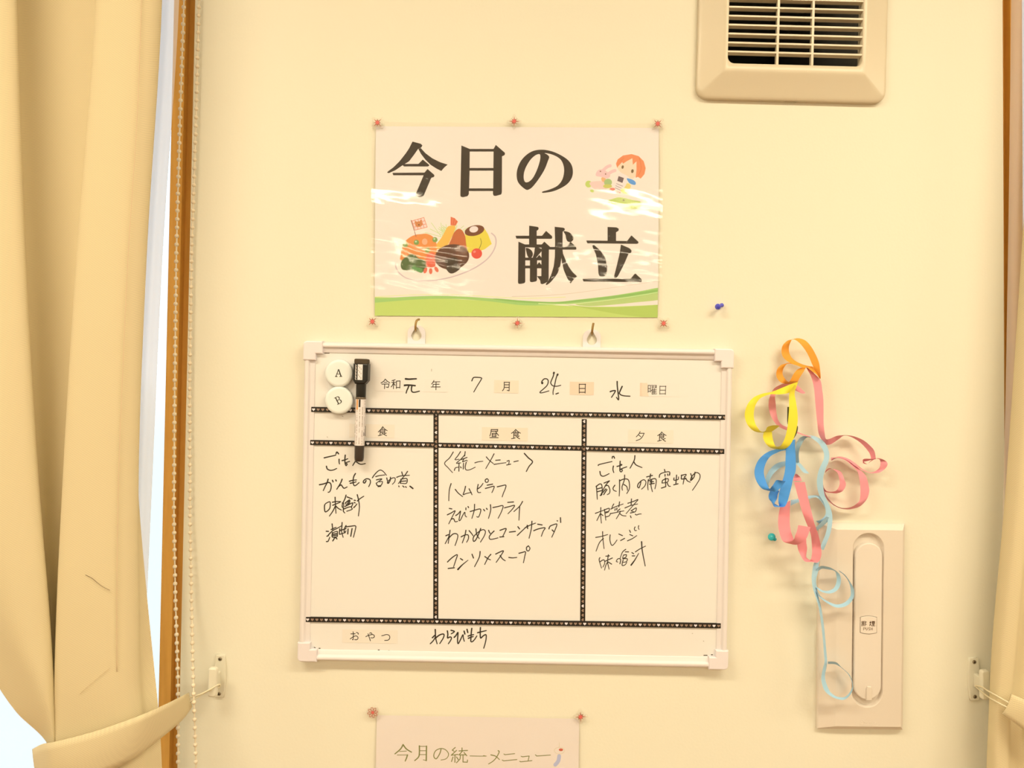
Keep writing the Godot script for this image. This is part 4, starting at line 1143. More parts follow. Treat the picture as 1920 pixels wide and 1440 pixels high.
	for f in [[387, 50, 560, 75, 590, 85, 600, 115, 585, 145, 555, 165, 555, 530, 385, 530, 385, 280], [80, 277, 675, 277, 767, 168, 900, 285, 905, 320, 885, 347, 100, 340], [145, 410, 290, 472, 300, 472, 298, 1310, 280, 1340, 200, 1358, 150, 1355, 135, 1325],
			[285, 472, 670, 472, 728, 410, 850, 520, 850, 545, 830, 560, 825, 1250, 800, 1310, 740, 1345, 680, 1365, 645, 1350, 635, 1280, 565, 1190, 580, 1183, 660, 1185, 665, 545, 285, 535], [290, 768, 560, 768, 612, 705, 660, 765, 665, 780, 665, 828, 290, 828], [290, 948, 565, 948, 565, 925, 612, 870, 660, 930, 665, 1008, 290, 1008],
			[405, 800, 565, 800, 562, 1270, 545, 1300, 450, 1320, 410, 1310, 402, 1280], [960, 75, 1160, 97, 1188, 120, 1185, 150, 1140, 185, 1135, 590, 1110, 790, 1085, 950, 1030, 1110, 950, 1230, 860, 1330, 790, 1380, 762, 1380, 765, 1355, 820, 1280, 890, 1130, 940, 960, 965, 750, 970, 400],
			[1135, 585, 1150, 680, 1200, 810, 1270, 960, 1360, 1090, 1465, 1190, 1400, 1240, 1318, 1350, 1240, 1220, 1170, 1060, 1125, 880, 1110, 740], [830, 530, 1240, 527, 1318, 410, 1440, 530, 1452, 560, 1435, 590, 830, 585]]:
		blot(p, x, y, 12.0, c, f, false)
	for f in [[310, 555, 370, 560, 430, 600, 465, 660, 465, 720, 430, 770, 380, 770, 345, 720, 325, 640], [520, 540, 580, 540, 665, 575, 665, 620, 600, 700, 535, 770, 470, 770, 500, 660], [1160, 180, 1220, 180, 1300, 210, 1365, 280, 1382, 340, 1350, 400, 1300, 418, 1245, 395, 1215, 330, 1205, 260]]:
		blot(p, x, y, 12.0, c, f, true)
	y = 390.0
	for f in [[1075, 220, 1175, 225, 1200, 240, 1198, 262, 1170, 280, 1170, 380, 1075, 380], [835, 372, 1295, 378, 1343, 315, 1420, 385, 1422, 398, 1408, 410, 848, 403], [908, 425, 925, 425, 990, 480, 1045, 560, 1072, 660, 1065, 740, 1045, 770, 1015, 778, 985, 768, 972, 740, 968, 640, 945, 530, 905, 440],
			[1225, 418, 1320, 458, 1345, 485, 1340, 508, 1310, 522, 1260, 640, 1185, 785, 1155, 795, 1148, 775, 1180, 650, 1212, 510], [793, 800, 1335, 803, 1385, 740, 1460, 810, 1468, 825, 1450, 840, 805, 832]]:
		blot(p, x, y, 6.0, c, f, false)

func menu_sheet():
	var b = Base.new(Vector2(894, 1480), 1.0, 2)
	var t = on_wall("laminated_notice", "laminated notice with a small green heading and wind chime below the whiteboard", "notice", b)
	var u = b.s
	var size = Vector2(380, 270)
	var p = Print.new(b.c, size, b.turn, 4.0, own(255, 227, 182))
	var c = own(126, 122, 52)
	var g = 1920.0 / 180.0
	ink(p, 720, 1380, g, 2.4, c, [[382, 172, 330, 260, 220, 355], [390, 185, 450, 260, 550, 322], [470, 378, 450, 440, 425, 498], [708, 200, 708, 340, 690, 420, 615, 490], [850, 205, 845, 490]], true, 0.8)
	ink(p, 720, 1380, g, 1.2, c, [[310, 308, 450, 300], [265, 378, 470, 378], [710, 208, 850, 208], [845, 490, 785, 475], [715, 295, 840, 295], [715, 372, 840, 372]], false, 1.0)
	ink(p, 720, 1380, g, 1.9, c, [[1140, 262, 1120, 340, 1070, 430, 1035, 455, 1000, 420, 1000, 360, 1040, 290, 1130, 252, 1220, 270, 1285, 340, 1280, 410, 1230, 460, 1140, 480]], true, 0.7)
	ink(p, 720, 1380, g, 1.7, c, [[1425, 230, 1365, 285, 1400, 305], [1450, 290, 1345, 385, 1480, 370], [1420, 385, 1418, 525], [1380, 420, 1350, 510], [1450, 420, 1485, 470], [1560, 240, 1560, 300], [1500, 300, 1670, 290], [1570, 300, 1500, 380, 1640, 375], [1600, 330, 1655, 395], [1530, 385, 1520, 460, 1450, 535], [1580, 385, 1580, 520, 1665, 525, 1670, 480]], false, 0.9)
	ink(p, 720, 1380, g, 1.3, c, [[1720, 400, 1920, 404, 2045, 402], [1990, 393, 2040, 403]], false, 1.0)
	ink(p, 890, 1380, g, 1.9, c, [[470, 295, 490, 320, 440, 420, 370, 500, 278, 558], [325, 378, 420, 405, 495, 470]])
	ink(p, 890, 1380, g, 1.4, c, [[585, 360, 605, 375, 800, 352], [550, 480, 580, 495, 845, 470], [930, 405, 955, 415, 1090, 400, 1070, 490], [900, 505, 920, 515, 1145, 490], [1215, 375, 1240, 400, 1515, 380]], false, 1.0)
	var ring = []
	for i in 25: ring.append_array([1695 + cos(TAU * i / 24) * 100, 292 + sin(TAU * i / 24) * 66])
	ink(p, 890, 1380, g, 0.8, own(232, 206, 150), [ring, [1692, 130, 1692, 225], [1700, 350, 1700, 390]], false, 1.0)
	oval(p, 890, 1380, g, own(216, 92, 58), 1725, 275, 42, 27)
	ink(p, 890, 1380, g, 7.0, own(196, 190, 186), [[1690, 400, 1678, 480, 1650, 530, 1612, 572]], true, 1.0)
	sheet(t, size.x * u, size.y * u, printed("notice print", p.texture(), 0.6), "printed_paper", 0.0010, 0.0002, 8, 40, 30)
	sheet(t, 388 * u, 278 * u, pane("laminate film", Color(1.0, 0.98, 0.93), 0.012, 0.05), "laminate_film", 0.0016, 0.0004, 8, 50, 40)
	star_pin(1088.5, 1343.5, 4, "clear star pin with a red flower at the notice below the whiteboard", "")
	# round flower pin at the other corner
	b = Base.new(Vector2(699, 1335.5), 1.1, 5)
	t = on_wall("flower_pin", "round clear pin with a red daisy at the notice below the whiteboard", "pin", b)
	u = b.s
	var s = Shape.new()
	s.slab(disc(12.0 * u, 32), 0.0030, 0.0056, 0.0008)
	part("clear_body", s, pane("clear pin plastic", Color(0.97, 0.93, 0.84), 0.05, 0.05), t)
	var red = mat("pin red", own(236, 104, 78), 0.5)
	for q in 8:
		s = Shape.new()
		var a = TAU * q / 8 + 0.2
		var path = []
		for i in 13:
			var e = Vector2(6.2 + cos(TAU * i / 12) * 3.6, sin(TAU * i / 12) * 1.9).rotated(a) * u
			path.append(Vector3(e.x, e.y, 0.0060))
		s.tube(path, 0.55 * u, 6)
		part("petal", s, mat("pin red brown", own(196, 112, 74), 0.5), t)
	s = Shape.new()
	s.slab(disc(2.6 * u, 12), 0.0056, 0.0063)
	part("flower_centre", s, red, t)
	s = Shape.new()
	s.lathe([[0.5 * u, -0.004], [0.6 * u, 0.0031]], 8)
	part("needle", s, mat("pin steel", Color(0.6, 0.6, 0.6), 0.3, 1.0), t)

# ------------------------------------------------------------------ smoke vent switch
func ray_rect(a: float, x0: float, x1: float, y0: float, y1: float) -> float:
	var d = Vector2(cos(a), sin(a))
	var t = 1e9
	if d.x > 1e-9: t = min(t, x1 / d.x)
	if d.x < -1e-9: t = min(t, x0 / d.x)
	if d.y > 1e-9: t = min(t, y1 / d.y)
	if d.y < -1e-9: t = min(t, y0 / d.y)
	return t

func ray_outline(a: float, outline: PackedVector2Array) -> float:
	var d = Vector2(cos(a), sin(a))
	var best = 0.0
	var n = outline.size()
	for i in n:
		var p = outline[i]
		var e = outline[(i + 1) % n] - p
		var den = d.cross(e)
		if abs(den) < 1e-12: continue
		var t = p.cross(e) / den
		var f = p.cross(d) / den
		if t > 0 and f >= -1e-4 and f <= 1.0001: best = max(best, t)
	return best

func ray_stadium(a: float, r: float, half: float) -> float:
	var d = Vector2(cos(a), sin(a))
	if abs(d.x) > 1e-6:
		var t = r / abs(d.x)
		if abs(d.y * t) <= half: return t
	var c = Vector2(0, half * sign(d.y))
	var k = d.dot(c)
	return k + sqrt(max(0.0, k * k - c.length_squared() + r * r))

func stadium(r: float, half: float, seg := 14) -> PackedVector2Array:
	var out = PackedVector2Array()
	for i in seg + 1: out.append(Vector2(0, half) + Vector2(cos(PI * i / seg), sin(PI * i / seg)) * r)
	for i in seg + 1: out.append(Vector2(0, -half) + Vector2(cos(PI + PI * i / seg), sin(PI + PI * i / seg)) * r)
	return out

func smoke_switch():
	var b = Base.new(Vector2(1626.5, 1162.5), 0.6, 9)
	var t = on_wall("smoke_vent_switch", "tall beige smoke-vent release panel with an oblong lever and push button", "wall switch", b)
	var u = b.s
	var beige = mat("beige switch plastic", own(244, 214, 162), 0.42)
	# outline extents about the centre of the recess, in plan units
	var X0 = -90.5
	var X1 = 71.5
	var Y0 = -207.5
	var Y1 = 180.5
	var s = Shape.new()
	s.smooth(false)
	var steps = [[X0, X1, Y0, Y1, 0.0], [X0, X1, Y0, Y1, 0.0042], [X0 + 2, X1 - 2, Y0 + 2, Y1 - 2, 0.0056], [-59.0, 64.0, -199.0, 169.0, 0.0105]]
	var rects = []
	for e in steps: rects.append([Vector3(e[0] * u, e[2] * u, e[4]), Vector3(e[1] * u, e[2] * u, e[4]), Vector3(e[1] * u, e[3] * u, e[4]), Vector3(e[0] * u, e[3] * u, e[4])])
	s.rings(rects)
	var angles = []
	for v in stadium(29.0, 134.0, 30): angles.append(fposmod(v.angle(), TAU))
	for i in 40: angles.append(TAU * (i + 0.37) / 40)
	for v in [Vector2(-59, -199), Vector2(64, -199), Vector2(-59, 169), Vector2(64, 169)]: angles.append(fposmod(v.angle(), TAU))
	angles.sort()
	var list = []
	var rim = []
	for a in angles:
		var v = Vector2(cos(a), sin(a)) * ray_rect(a, -59.0, 64.0, -199.0, 169.0) * u
		rim.append(Vector3(v.x, v.y, 0.0105))
	list.append(rim)
	for e in [[30.0, 134.0, 0.0105], [29.0, 134.0, 0.0101], [25.8, 134.0, 0.0050], [24.0, 134.0, 0.0048]]:
		var loop = []
		for a in angles:
			var v = Vector2(cos(a), sin(a)) * ray_stadium(a, e[0], e[1]) * u
			loop.append(Vector3(v.x, v.y, e[2]))
		list.append(loop)
	s.rings(list, true, false, false)
	part("cover_plate", s, beige, t)
	var o = b.at(1626.5, 1170.5)
	var shape = PackedVector2Array()
	for i in 9: shape.append(Vector2(-15.0 + 30.0 * i / 8.0, -14.0 - 2.6 * sin(PI * i / 8.0)) * u)
	for i in 9: shape.append(Vector2(15.0 - 30.0 * i / 8.0, 14.0 + 2.6 * sin(PI * i / 8.0)) * u)
	shape = order(shape)
	var pocket = Shape.inset(shape, -0.9 * u)
	var body = order(shift(stadium(25.4 * u, 121.5 * u, 24), Vector2(0, -1.5 * u) - o))
	angles = []
	for v in body: angles.append(fposmod(v.angle(), TAU))
	for v in pocket: angles.append(fposmod(v.angle(), TAU))
	angles.sort()
	list = []
	for e in [[body, 0.0, 0.0050], [body, 0.0, 0.0106], [body, 0.0005, 0.0117], [body, 0.0016, 0.0122], [pocket, 0.0, 0.0122], [pocket, 0.0, 0.0100]]:
		var edge = Shape.inset(e[0], e[1]) if e[1] > 0 else e[0]
		var loop = []
		for a in angles:
			var v = o + Vector2(cos(a), sin(a)) * ray_outline(a, edge)
			loop.append(Vector3(v.x, v.y, e[2]))
		list.append(loop)
	s = Shape.new()
	s.rings(list, true, false, false)
	var lever = part("lever", s, mat("beige lever plastic", own(248, 219, 168), 0.38), t)
	shape = shift(shape, o)
	s = Shape.new()
	s.slab(shape, 0.0101, 0.0131, 0.0005)
	var button = part("push_button", s, mat("beige button plastic", own(250, 221, 170), 0.4), lever)
	var p = Print.new(Vector2(1626.5, 1170.5), Vector2(28, 27), b.turn, 9.0, own(250, 221, 170))
	var c = Color(0.27, 0.18, 0.09)
	var k = 1440.0 / 50.0
	ink(p, 1600, 1140, k, 1.15, c, [[415, 665, 415, 915], [375, 722, 450, 716], [375, 832, 450, 785], [365, 910, 425, 908], [500, 665, 495, 920], [560, 665, 560, 920], [455, 705, 500, 705], [455, 765, 500, 765], [455, 850, 500, 840], [560, 705, 640, 705], [560, 765, 620, 765], [560, 845, 640, 850],
		[850, 670, 845, 800, 810, 915], [820, 730, 830, 760], [890, 720, 870, 760], [850, 830, 900, 910], [925, 680, 1090, 680], [940, 725, 1080, 725], [1080, 725, 1080, 790], [1080, 790, 940, 790], [940, 790, 940, 725], [985, 680, 985, 790], [1030, 680, 1030, 790], [1005, 800, 1005, 915], [940, 850, 1075, 850], [930, 915, 1090, 915]], false, 1.0)
	ink(p, 1600, 1140, k, 0.8, Color(0.36, 0.26, 0.14), [[480, 1150, 480, 1015], [480, 1015, 560, 1012, 590, 1045, 560, 1080, 480, 1080], [620, 1015, 617, 1115, 650, 1150, 690, 1115, 695, 1015], [830, 1030, 785, 1010, 748, 1042, 790, 1080, 830, 1112, 798, 1150, 748, 1132], [880, 1010, 877, 1150], [960, 1010, 957, 1150], [880, 1080, 960, 1080]], false, 1.0)
	s = Shape.new()
	s.smooth(false)
	s.quad(Vector3(o.x - 14 * u, o.y - 13.5 * u, 0.01315), Vector3(o.x + 14 * u, o.y - 13.5 * u, 0.01315), Vector3(o.x + 14 * u, o.y + 13.5 * u, 0.01315), Vector3(o.x - 14 * u, o.y + 13.5 * u, 0.01315))
	tag(part("button_lettering", s, printed("button lettering", p.texture(), 0.4), button), "brown lettering and the word PUSH", "")
	o = b.at(1627, 1298)
	var tab = PackedVector2Array([o + Vector2(5.2, -13) * u, o + Vector2(5.2, 9) * u, o + Vector2(3.6, 12.6) * u, o + Vector2(-3.6, 12.6) * u, o + Vector2(-5.2, 9) * u, o + Vector2(-5.2, -13) * u])
	s = Shape.new()
	s.slab(tab, 0.0110, 0.0142, 0.0006)
	part("release_tab", s, beige, lever)
	s = Shape.new()
	for stroke in [[1617.5, 1349, 1613.5, 1349.5, 1613, 1352, 1617, 1353, 1616.5, 1355.5, 1611, 1355.8], [1618.5, 1349, 1619.5, 1355.5], [1619.5, 1353, 1622.5, 1353, 1622.5, 1355.5], [1626, 1353, 1624.5, 1354.5, 1626, 1355.8, 1628, 1354.4, 1626, 1353], [1630, 1353, 1631, 1355.8, 1633, 1353.3, 1634.5, 1355.8, 1636, 1353], [1641, 1353.4, 1638.5, 1353.4, 1638.5, 1355.6, 1641, 1355.2, 1641.5, 1353, 1642.2, 1356], [1611, 1358, 1645, 1359]]:
		var path = []
		for q in flow2(pts2(stroke), 3):
			var e = b.at(q.x, q.y)
			path.append(Vector3(e.x, e.y, 0.0104))
		s.tube(path, 0.42 * u, 5)
	part("raised_mark", s, beige, t)

# ------------------------------------------------------------------ paper streamers
func ribbon(flat: Array, ox: float, oy: float, k: float, wide: float) -> Shape:
	# cross sections: x y of one edge, x y of the other edge, distance from the wall in mm, which edge lies nearer
	var a = []
	var e = []
	for i in range(0, flat.size() - 5, 6):
		var p = Vector2(ox + flat[i] / k, oy + flat[i + 1] / k)
		var q = Vector2(ox + flat[i + 2] / k, oy + flat[i + 3] / k)
		var w = p.distance_to(q)
		var tilt = sqrt(max(0.0, wide * wide - w * w)) * 0.7545 * 0.5 * flat[i + 5]
		a.append(spot(p.x, p.y, max(0.8, flat[i + 4] - tilt)))
		e.append(spot(q.x, q.y, max(0.8, flat[i + 4] + tilt)))
	a = flow3(a, 6)
	e = flow3(e, 6)
	var s = Shape.new()
	var rows = []
	for i in a.size():
		rows.append([a[i], a[i].lerp(e[i], 0.5), e[i]])
	s.grid(rows)
	return s

func streamer(label: String, c: Color, strips: Array):
	var t = thing("paper_streamer", label, "paper streamer", Vector3.ZERO, 0, "curled paper streamers beside the whiteboard")
	var m = mat(label, c, 0.7)
	m.backlight_enabled = true
	m.backlight = Color(0.25, 0.25, 0.25)
	for q in strips: part("paper_strip", ribbon(q[4], q[0], q[1], q[2], q[3]), m, t)

func streamers():
	streamer("orange paper strip curled into two loops at the head of the garland", own(255, 158, 36), [
		[1440, 620, 12.0, 14.0, [1165, 1075, 1185, 1090, 22, 1, 1075, 930, 1185, 1000, 24, 1, 1000, 770, 1150, 730, 26, 0, 900, 540, 1060, 510, 27, 0, 790, 370, 950, 330, 27, 0, 690, 260, 830, 215, 25, -1, 600, 203, 680, 170, 22, -1, 535, 205, 530, 200, 19, -1, 525, 225, 440, 225, 16, -1, 480, 330, 340, 320, 14, 0, 470, 430, 305, 430, 13, 0, 492, 530, 322, 560, 14, 0, 550, 625, 395, 655, 16, 0, 640, 695, 500, 725, 18, 1, 760, 752, 680, 795, 20, 1, 860, 782, 800, 838, 21, 1, 920, 795, 880, 830, 22, 1, 1020, 815, 960, 890, 22, 1, 1120, 900, 1090, 985, 22, 1, 1180, 1000, 1165, 1080, 21, 1]],
		[1440, 620, 12.0, 14.0, [850, 830, 740, 835, 27, 1, 800, 925, 655, 880, 28, 0, 725, 1040, 580, 970, 29, 0, 668, 1150, 505, 1110, 28, 0, 600, 1192, 470, 1150, 24, 1, 440, 1200, 420, 1125, 18, 1, 300, 1172, 370, 1065, 14, 0, 212, 1080, 335, 1000, 11, 0, 186, 970, 328, 930, 10, 0, 212, 860, 350, 850, 11, 0, 290, 775, 400, 775, 13, 1, 400, 738, 440, 748, 16, 1, 500, 722, 520, 745, 18, 1, 640, 735, 700, 800, 20, 1, 770, 765, 775, 835, 22, 1]]])
	streamer("yellow paper strip folded into a half heart below the orange loops", own(255, 224, 44), [
		[1380, 620, 6.0, 17.0, [700, 575, 672, 655, 27, 0, 610, 605, 590, 700, 28, 0, 500, 650, 500, 716, 27, 1, 400, 688, 390, 716, 25, 1, 300, 708, 320, 738, 24, 1, 200, 750, 262, 772, 22, 1, 130, 830, 215, 850, 22, 0, 98, 940, 200, 950, 22, 0, 122, 1045, 216, 1040, 23, 0, 180, 1115, 250, 1100, 25, 1, 240, 1142, 285, 1135, 27, 1, 310, 1146, 330, 1128, 28, 1, 380, 1146, 352, 1085, 30, 1, 440, 1110, 410, 1066, 31, 1, 495, 1072, 470, 1064, 31, 1]],
		[1380, 620, 6.0, 17.0, [312, 1142, 405, 1138, 27, 0, 305, 1200, 410, 1195, 27, 0, 330, 1262, 425, 1255, 28, 0, 380, 1312, 445, 1298, 30, 1, 450, 1332, 470, 1304, 32, 1, 540, 1334, 505, 1290, 34, 1, 612, 1280, 545, 1222, 36, 0, 665, 1170, 575, 1110, 37, 0, 693, 1040, 588, 1000, 37, 0, 693, 930, 597, 880, 36, 0, 675, 800, 597, 760, 34, 0, 660, 700, 605, 690, 31, 1, 685, 620, 658, 610, 29, 1]]])
	streamer("pink paper strip looping out behind the yellow half heart", own(253, 152, 134), [
		[1380, 620, 6.0, 15.0, [782, 702, 700, 620, 14, 0, 740, 706, 640, 600, 15, 0, 640, 660, 580, 600, 15, 1, 560, 640, 520, 600, 14, 1, 470, 680, 430, 650, 13, 1, 440, 740, 385, 730, 12, 0, 448, 830, 366, 830, 12, 0, 455, 920, 382, 930, 12, 0, 478, 1010, 420, 1010, 13, 1, 520, 1060, 480, 1080, 14, 1, 590, 1090, 570, 1120, 15, 1, 700, 1140, 690, 1156, 16, 1, 780, 1172, 775, 1184, 16, 1, 850, 1190, 840, 1196, 16, 1]]])
	streamer("dark green paper strip peeping out behind the yellow half heart", own(70, 66, 24), [
		[1380, 620, 6.0, 17.0, [578, 858, 660, 858, 27, 0, 577, 950, 662, 950, 26, 0, 580, 1050, 680, 1050, 25, 0, 620, 1130, 697, 1090, 24, 0, 600, 1230, 672, 1180, 23, 0, 520, 1335, 560, 1330, 22, 1]]])
	streamer("bright blue paper strip folded into a half heart below the yellow one", own(72, 150, 190), [
		[1390, 820, 9.6, 19.0, [800, 60, 970, 40, 24, 0, 800, 200, 968, 160, 26, 0, 796, 400, 980, 400, 29, 0, 785, 600, 978, 600, 31, 0, 745, 770, 932, 740, 33, 0, 700, 920, 905, 880, 35, 0, 672, 1060, 862, 1050, 36, 0, 668, 1170, 825, 1170, 36, 0, 680, 1230, 780, 1245, 35, 1, 640, 1215, 700, 1255, 33, 1, 545, 1160, 580, 1238, 31, 1, 500, 1110, 640, 1110, 30, 0, 492, 1040, 655, 1030, 29, 0, 520, 965, 690, 960, 28, 0]],
		[1390, 820, 9.6, 19.0, [800, 200, 800, 232, 26, 1, 700, 205, 720, 245, 25, 1, 600, 222, 640, 278, 24, 1, 480, 262, 540, 330, 23, 1, 370, 340, 470, 410, 22, 0, 290, 440, 425, 510, 22, 0, 240, 580, 405, 620, 23, 0, 246, 710, 425, 740, 25, 0, 295, 830, 470, 860, 28, 1, 370, 920, 498, 912, 32, 1, 450, 952, 515, 925, 36, 1, 540, 970, 540, 895, 39, 1, 632, 977, 580, 845, 41, 0, 690, 925, 632, 772, 42, 0, 800, 790, 720, 778, 41, 1]]])
	streamer("coral pink paper strip folded into a half heart at the garland's foot", own(255, 146, 128), [
		[1380, 800, 6.0, 21.0, [670, 530, 690, 535, 20, 1, 650, 570, 725, 570, 22, 0, 645, 612, 742, 612, 24, 0]],
		[1380, 800, 6.0, 21.0, [653, 624, 775, 624, 32, 0, 700, 800, 812, 800, 33, 0, 742, 950, 848, 950, 34, 0, 790, 1080, 880, 1080, 34, 1, 838, 1200, 920, 1195, 33, 1, 852, 1300, 945, 1290, 32, 1, 856, 1400, 958, 1370, 31, 0, 850, 1460, 960, 1450, 31, 0, 838, 1500, 925, 1525, 31, 0, 815, 1490, 850, 1522, 30, 1, 790, 1460, 770, 1512, 29, 1, 800, 1370, 715, 1420, 29, 0, 790, 1290, 690, 1335, 30, 0, 795, 1200, 690, 1200, 30, 0]],
		[1380, 800, 6.0, 21.0, [500, 890, 612, 830, 28, 0, 480, 990, 606, 960, 28, 0, 474, 1090, 605, 1090, 29, 0, 488, 1190, 620, 1180, 31, 0, 525, 1285, 645, 1255, 34, 0, 600, 1316, 655, 1270, 38, 1, 695, 1326, 662, 1235, 41, 1, 790, 1262, 685, 1175, 42, 0, 838, 1130, 700, 1108, 41, 0]]])
	streamer("long pink paper strip hanging straight then curling into wide loops", own(253, 152, 134), [
		[1380, 620, 6.0, 15.0, [790, 415, 840, 410, 18, 1, 800, 432, 880, 480, 19, 0, 850, 530, 950, 560, 20, 0, 878, 650, 972, 680, 20, 0, 890, 780, 983, 780, 20, 0, 900, 900, 985, 900, 19, 0, 915, 1040, 986, 1040, 18, 0, 935, 1170, 1000, 1170, 16, 1, 1000, 1270, 1015, 1220, 15, 1, 1060, 1280, 1060, 1215, 13, 1, 1150, 1225, 1130, 1185, 11, 1, 1215, 1182, 1210, 1176, 10, 1, 1290, 1195, 1310, 1184, 11, 1, 1380, 1245, 1420, 1225, 13, 1, 1450, 1310, 1500, 1285, 15, 1, 1500, 1375, 1555, 1350, 17, 1, 1518, 1435, 1572, 1435, 18, 1, 1500, 1460, 1560, 1445, 18, 1, 1440, 1475, 1460, 1440, 17, 1, 1430, 1490, 1425, 1455, 16, 1, 1478, 1505, 1440, 1480, 15, 1]],
		[1500, 820, 9.6, 15.0, [1215, 486, 1222, 480, 15, 1, 1290, 425, 1290, 408, 16, 1, 1370, 385, 1380, 378, 17, 1, 1430, 400, 1470, 388, 18, 1, 1446, 440, 1555, 435, 18, 0, 1446, 495, 1575, 495, 18, 0, 1420, 560, 1525, 572, 17, 0, 1350, 612, 1425, 634, 15, 1, 1265, 628, 1290, 646, 13, 1, 1180, 600, 1170, 614, 12, 1, 1090, 545, 1070, 565, 12, 1, 1000, 470, 970, 500, 12, 1, 900, 400, 880, 432, 12, 1, 800, 360, 785, 388, 11, 1, 700, 346, 695, 368, 11, 1, 620, 372, 622, 388, 11, 1, 555, 400, 570, 420, 11, 1]],
		[1500, 820, 9.6, 15.5, [560, 365, 560, 400, 12, 1, 640, 360, 640, 372, 12, 1, 760, 360, 750, 385, 13, 1, 880, 410, 850, 435, 14, 1, 980, 490, 930, 510, 15, 1, 1080, 580, 1010, 580, 16, 0, 1160, 660, 1050, 650, 17, 0, 1205, 740, 1070, 760, 18, 0, 1238, 880, 1085, 880, 18, 0, 1245, 985, 1088, 1000, 18, 0, 1200, 1120, 1070, 1135, 17, 0, 1090, 1235, 1000, 1210, 15, 1, 980, 1280, 920, 1255, 13, 1, 860, 1298, 830, 1272, 11, 1, 720, 1278, 720, 1262, 10, 1, 600, 1220, 610, 1205, 10, 1, 500, 1130, 520, 1115, 10, 1, 430, 1010, 460, 1010, 10, 1, 400, 900, 425, 900, 9, 1]],
		[1500, 820, 9.6, 15.0, [395, 860, 420, 860, 9, 1, 415, 930, 435, 915, 9, 1, 470, 985, 480, 965, 10, 1, 560, 1000, 560, 978, 11, 1, 670, 1006, 640, 965, 13, 1, 770, 965, 690, 910, 15, 0, 826, 860, 715, 830, 16, 0, 800, 760, 708, 750, 16, 0, 750, 640, 680, 650, 14, 1, 690, 595, 640, 605, 12, 1, 600, 568, 585, 572, 10, 1, 520, 580, 525, 556, 9, 1, 450, 640, 470, 590, 9, 1]]])
	var pale = own(184, 210, 190)
